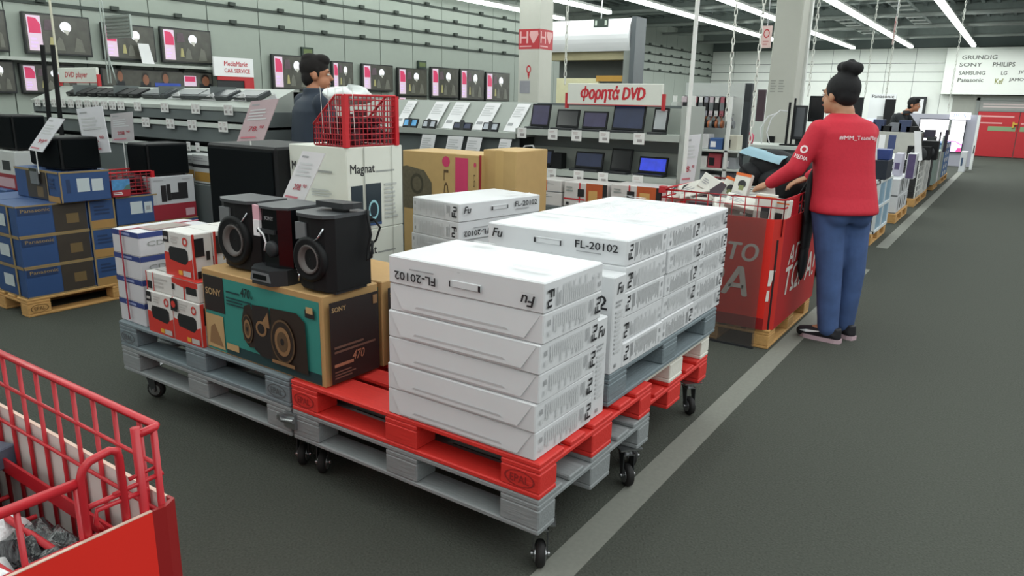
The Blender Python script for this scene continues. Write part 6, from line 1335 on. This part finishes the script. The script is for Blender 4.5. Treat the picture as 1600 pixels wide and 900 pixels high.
# blue packs on the fifth pallet
bpk = M('pack_blue', '2f5f96', .5, var=.1); zb5 = .12; zt5 = float(Xp(1494, 218, AXX)[2]); h5 = (zt5-.12)/5
carton('blue_pack', .7, 1.2, h5-.003, bpk, [('r', 'R', .1, .2, .3, .8, paper_white), ('r', 'R', .5, .2, .7, .8, paper_white), ('r', 'F', .5, .2, .9, .7, pale_blue), ('r', 'F', 0, 0, .12, 1, paper_white)])
for k in range(5): put_carton('blue_pack', 'blue_pack', (AXX-.36, 16.8+.62, .121+h5/2+k*h5), (0, 0, 0), 'blue and white pack in the fifth aisle stack, '+(ORD[4-k] if k else 'lowest'), 'box', 'blue packs in the fifth aisle stack')
# lit display stand with the big screen
SY = 22.5
a = Yp(1430, 235, SY); c = Yp(1511, 187, SY); t = empty('screen_stand', (float(a[0]), SY, 0), 0, 'grey display stand with a big glowing white screen near the far wall', 'stand')
W_ = float(c[0]-a[0]); zs0, zs1 = float(a[2]), float(c[2])
b = MB(); b.box(-.3, .03, 0, W_+.28, .4, zs1+.12, M('stand_lilac_grey', 'a3a3ae', .4, var=.02)); b.build('stand_body', t)
b = MB(); b.box(0, -.03, zs0, W_, .028, zs1, dark_plastic); b.build('screen_frame', t)
b = MB(); b.box(.02, -.034, zs0+.02, W_-.02, -.031, zs1-.02, M('screen_glow', 'ffffff', .4, var=0, emit='f6f2ff', estr=1.3)); sc = b.build('screen', t)
F = Face((.02, -.034, zs0+.02), (W_-.04, 0, 0), (0, 0, zs1-zs0-.04)); b = MB(); gl_p = M('screen_magenta', 'd070c0', .4, var=0, emit='d868c4', estr=.9); gl_l = M('screen_lilac_glow', 'd8b8e8', .4, var=0, emit='dcb8f0', estr=1.)
prints(b, {}, [('p', F, [(.5, 0), (1, 0), (1, .25), (.75, .3), (.5, .26)], gl_l), ('p', F, [(.6, .30), (.85, .30), (1, .2), (1, .24), (.85, .34), (.6, .34)], gl_p), ('p', F, [(.88, 0), (1, 0), (1, .12), (.92, .12)], M('screen_red_glow', 'e0407c', .4, var=0, emit='e0407c', estr=.9))], .002); b.build('picture', sc)
a = Yp(1484, 186, SY-.05); c = Yp(1518, 176, SY-.05); b = MB(); b.box(0, 0, 0, float(c[0]-a[0]), .08, float(c[2]-a[2]), M('lit_sign', 'ffffff', .4, var=0, emit='eef2ff', estr=1.2)); o = tag(b.build('lit_sign', None, (float(a[0]), SY-.18, float(a[2]))), 'small glowing white brand sign above the big screen', 'sign')
b = MB(); F = Face((0, 0, 0), (float(c[0]-a[0]), 0, 0), (0, 0, float(c[2]-a[2]))); prints(b, {}, [('t', F, 'SAMSUNG', .08, .25, .92, .75, M('lit_letters', '8fa0c8', .4, var=0))], .003); b.build('print', o)
b = MB(); b.box(0, .081, -.4, .06, .16, .05, frame_grey); b.build('post', o)
boxpx(1514, 180, 1533, 262, 21.4, .12, 'notice_board', 'tall white board at the end of the aisle displays', M('panel_white', 'dcdfdd', .4, var=.02), [('r', 'F', .35, .3, .75, .45, black_ink)], 'board', zmin=.0)
boxpx(1497, 237, 1512, 266, 20.5, .4, 'white_pedestal', 'low white pedestal before the big screen stand', cwh, [('r', 'F', .2, .3, .5, .7, M('ped_dark', '39506c', .5, var=0))], 'plinth', zmin=.0)
# white board with black panels left of the clerk
a = Yp(1352, 205, 24.); c = Yp(1401, 147, 24.); t = empty('brand_wall', (float(a[0]), 24., 0), 0, 'white brand wall with black side panels left of the clerk', 'display wall'); W_ = float(c[0]-a[0]); z1 = float(c[2])
b = MB(); b.box(0, 0, 0, W_, .12, z1, M('brand_white', 'dfe2e2', .4, var=.01)); bw_ = b.build('board', t)
b = MB(); F = Face((0, 0, 0), (W_, 0, 0), (0, 0, z1)); 
zl = float(Yp(1376, 151, 24.)[2]); b2 = MB(); prints(b2, {}, [('t', F, 'Panasonic', .08, zl/z1-.02, .92, zl/z1+.03, black_ink), ('r', F, .0, .42, .35, .62, M('lilac_screen', 'b9c0e0', .4, var=0, emit='b9c0e0', estr=.6)), ('r', F, .38, .45, .6, .66, grey_ink)], .004); b2.build('print', bw_)
for px0, px1, py in ((1334, 1350, 152), (1384, 1400, 155)):
    q0 = Yp(px0, py, 23.9); q1 = Yp(px1, py, 23.9); b = MB(); b.box(float(q0[0]-a[0]), -.14, .02, float(q1[0]-a[0]), -.02, float(q0[2]), black_plastic); b.build('black_panel', t)
q0 = Yp(1414, 152, 26.); b = MB(); b.cbox(0, 0, 0, .42, .06, .75, .01, dark_plastic); b.box(.08, -.004, .08, .34, 0, .67, paper_white); o = tag(b.build('dark_frame', None, (float(q0[0]), 27.9, float(q0[2])-.7)), 'small dark framed panel on the far wall above the clerk', 'frame')
# counters on the way: low shelves beyond the woman
boxpx(1340, 206, 1440, 222, 14.2, .5, 'counter', 'long pale counter of small goods in front of the clerk', M('counter_pale', 'a6a6a0', .5, var=.06), [('r', 'F', .05, .75, .2, .97, blk), ('r', 'F', .35, .7, .45, .95, paper_white), ('r', 'F', .5, .72, .62, .95, M('counter_navy', '33406a', .5, var=0))], 'counter', zmin=.0)
for k, px in enumerate((1346, 1358, 1371, 1384, 1398, 1412, 1424)):
    zc_ = float(Yp(1390, 206, 14.2)[2]); b = MB(); h_ = .10+.05*(k % 3); b.cbox(-.09, 0, 0, .09, .2, h_, .006, (black_plastic, M('counter_grey', '6c6f76', .5, var=.1), M('counter_navy2', '2f3a58', .5, var=.1))[k % 3]); tag(b.build('display_device', None, (float(Yp(px, 206, 14.3)[0]), 14.3, zc_+.001)), 'small dark device on the pale counter, %s from its left end' % ('first second third fourth fifth sixth seventh'.split()[k]), 'device', 'devices on the pale counter')
# the clerk
vest = M('vest_black', '1d2226', .8, var=.05); q = Yp(1428, 166, 14.98)
man(float(q[0]), 14.98, float(q[2])+.02, Vector((.97, -.22, 0)).normalized(), Vector((.9, -.2, -.38)).normalized(), 'clerk in a black vest bending over the pale counter', vest, trd, hairb, lean=.30, sc=1.0)

# monitors and counters around the plain column
_ss = boxpx(1143, 130, 1176, 243, 7.2, .06, 'standing_screen', 'dark standing screen left of the plain column', M('screen_stand_dark', '33373b', .4, var=.08), [('r', 'F', .05, .5, .14, .72, paper_white), ('r', 'F', .1, .75, .95, .98, dark_plastic)], 'screen')
p0 = Yp(1160, 243, 7.2); b = MB(); zz = -_ss.location.z; b.box(-.15, -.1, zz, .15, .15, zz+.02, dark_plastic); b.box(-.03, -.02, zz+.02, .03, .03, zz+float(p0[2]), dark_plastic); b.build('foot', _ss)
boxpx(1178, 140, 1197, 190, 12.5, .06, 'wine_panel', 'narrow wine-dark screen seen left of the plain column', M('wine_screen', '3a2830', .4, var=.1), [('r', 'F', 0, 0, .12, 1, shelf_white)], 'screen', zmin=None)
b = MB(); p0 = Yp(1187, 190, 12.5); b.box(-.2, 0, 0, .2, .3, float(p0[2])-.002, shelf_white); tag(b.build('plinth', None, (float(p0[0]), 12.4, 0)), 'white plinth below the wine-dark screen', 'plinth')
cz = float(Yp(1230, 228, 7.6)[2])
ca = float(Yp(1150, 228, 7.6)[0]); cc = float(Yp(1340, 228, 7.6)[0])
b = MB(); b.cbox(0, 0, cz-.04, cc-ca, .5, cz, .004, shelf_white); b.box(.02, .04, 0, cc-ca-.02, .48, cz-.04, gdark); tag(b.build('counter', None, (ca, 7.6, 0)), 'pale counter with screens behind the hand of the woman', 'counter')
def monitor(px0, py0, px1, py1, Y, lb, m=black_plastic):
    a = Yp(px0, py1, Y); c = Yp(px1, py0, Y); t = empty('monitor', (float(a[0]), Y, cz), 0, lb, 'monitor', 'monitors on the pale counter'); W_ = float(c[0]-a[0]); z0, z1 = float(a[2])-cz, float(c[2])-cz; z0 = max(z0, .06)
    b = MB(); b.cbox(0, 0, z0, W_, .04, z1, .005, m); b.build('screen_frame', t); b = MB(); b.box(.02, -.002, z0+.03, W_-.02, 0, z1-.02, gloss_black if m is black_plastic else M('monitor_grey', '55585c', .3, var=.1)); b.build('screen', t)
    b = MB(); b.box(W_/2-.03, .04, 0, W_/2+.03, .07, z0+.1, dark_plastic); b.box(W_/2-.12, -.03, 0, W_/2+.12, .13, .012, dark_plastic); b.build('stand', t)
monitor(1261, 150, 1290, 190, 7.75, 'black monitor right of the plain column, close to the head of the woman'); monitor(1236, 165, 1262, 222, 7.72, 'tall grey monitor in front of the plain column', dark_plastic)
t = empty('lamp_arms', (float(Yp(1230, 228, 7.7)[0]), 7.66, cz), 0, 'pair of thin black upright arms in front of the plain column', 'arm')
b = MB(); b.box(-.02, 0, 0, .0, .02, .42, black_plastic); b.build('arm', t); b = MB(); b.box(.03, .0, 0, .045, .02, .46, black_plastic); b.build('arm', t); b = MB(); b.box(-.06, -.04, 0, .08, .06, .014, black_plastic); b.build('base', t)
b = MB(); b.tube([(-.12, 0, .006), (-.16, 0, .12), (-.13, 0, .26), (-.05, 0, .34), (.02, 0, .33)], .006, paper_white, 6); b.tube([(-.2, 0, .006), (-.23, 0, .16), (-.16, 0, .28), (-.08, 0, .31)], .006, paper_white, 6); tag(b.build('white_cable', None, (float(Yp(1222, 228, 7.7)[0]), 7.68, cz+.001)), 'white cables arching on the counter before the plain column', 'cable')
for px, m_, lb in ((1153, M('goods_green', '3f8a6c', .5, var=.1), 'small green tub on the pale counter'), (1168, M('goods_pink', 'c0405c', .5, var=.1), 'small pink tub on the pale counter')):
    b = MB(); b.lathe([(0, 0), (.05, 0), (.06, .08), (.03, .11), (0, .115)], m_, n=12); tag(b.build('tub', None, (float(Yp(px, 228, 7.7)[0]), 7.7, cz+.001)), lb, 'tub')
# ---- accessory rack with headphones
RY = 6.5
ra = float(Yp(1048, 200, RY)[0]); rc = float(Yp(1140, 200, RY)[0]); RW = rc-ra
t = empty('accessory_rack', (ra, RY, 0), 0, 'white accessory rack of headphones right of the portable players', 'rack')
rz = lambda py: float(Yp(1100, py, RY)[2])
b = MB(); b.box(0, .30, 0, RW, .33, rz(128), M('rack_back', 'b3b8b4', .5, var=.05)); b.build('back_panel', t)
for x in (0, RW*.33, RW-.03): b = MB(); b.box(x, .0, 0, x+.03, .03, rz(150), white_plastic); b.build('post', t)
b = MB(); b.box(-.01, -.01, 0, .05, .32, rz(160), shelf_white); b.build('end_panel', t)
for py in (233, 262, 290):
    b = MB(); b.cbox(.03, 0, rz(py)-.02, RW+.25, .3, rz(py), .003, shelf_white); b.build('shelf_board', t)
b = MB()
for k in range(9): b.cyl((.08+k*(RW-.1)/9, .30, rz(150)), (.08+k*(RW-.1)/9, .08, rz(150)), .004, steel, 5); b.cyl((.08+k*(RW-.1)/9, .30, rz(178)), (.08+k*(RW-.1)/9, .08, rz(178)), .004, steel, 5)
b.build('peg_hooks', t)
hm_ = [black_plastic, grey_plastic, M('hp_orange', '9c5a34', .5, var=.1), dark_plastic]
for k in range(9):
    x = .08+k*(RW-.1)/9
    o = empty('headphones', (ra+x, RY+.12, rz(178)-.005), 0, 'pair of headphones on the lower hook row of the accessory rack, %s from the left' % ('first second third fourth fifth sixth seventh eighth ninth'.split()[k]), 'headphones', 'headphones on the accessory rack')
    m_ = hm_[(k*5+1) % 4] if k != 6 else hm_[2]; b = MB(); b.tube([(.05*math.cos(a)*1.1, 0, -.06+.06*math.sin(a)) for a in np.linspace(-.2, PI+.2, 11)], .007, m_, 6); b.build('headband', o)
    for s_ in (-1, 1): b = MB(); b.cyl((s_*.05, 0, -.085), (s_*.07, 0, -.085), .034, m_, 10); b.build('ear_cup', o)
for k in range(9):
    x = .08+k*(RW-.1)/9; c_ = ('b9aab0', 'c8c8c6', 'a05a64', 'd2d2d0', '8f8f98')[k % 5]; b = MB(); b.cbox(-.035, 0, -.17, .035, .03, 0, .003, M('blister_%d' % (k % 5), c_, .4, var=.1)); b.box(-.02, -.002, -.12, .02, 0, -.05, (blk, grey_plastic)[k % 2]); tag(b.build('blister_pack', None, (ra+x, RY+.10, rz(150)-.005)), 'hanging pack on the upper hook row of the accessory rack, %s from the left' % ('first second third fourth fifth sixth seventh eighth ninth'.split()[k]), 'pack', 'packs on the accessory rack')
for r_, (py, cols_) in enumerate(((233, ('33407c', 'c4c4c4', '3b5a8c', 'b9b7a8')), (262, ('2f5f96', 'd0d0cc', 'a84650', '8f9498')), (290, ('b8bab8', '8a9096', 'c6c8c4', '5c6068')))):
    for k, c_ in enumerate(cols_):
        w_ = .12; x = ra+.10+k*(RW-.02)/4; b = MB(); h_ = .10+.03*((k+r_) % 2); b.cbox(0, 0, 0, w_, .15, h_, .004, M('rack_box_'+c_, c_, .5, var=.05)); b.box(.01, -.002, .02, w_*.5, 0, h_*.7, (paper_white, blk)[(k+r_) % 2]); tag(b.build('accessory_box', None, (x, RY+.04, rz(py)+.001)), '%s small box from the left on the %s shelf of the accessory rack' % (('first', 'second', 'third', 'fourth')[k], ('upper', 'middle', 'lower')[r_]), 'box', 'boxes on the accessory rack')
price_card((1062, 287), (1084, 285), (1073, 212), 5.12, ('8.', '90'), 'tall white price card with a red price by the accessory rack', foot=.845)
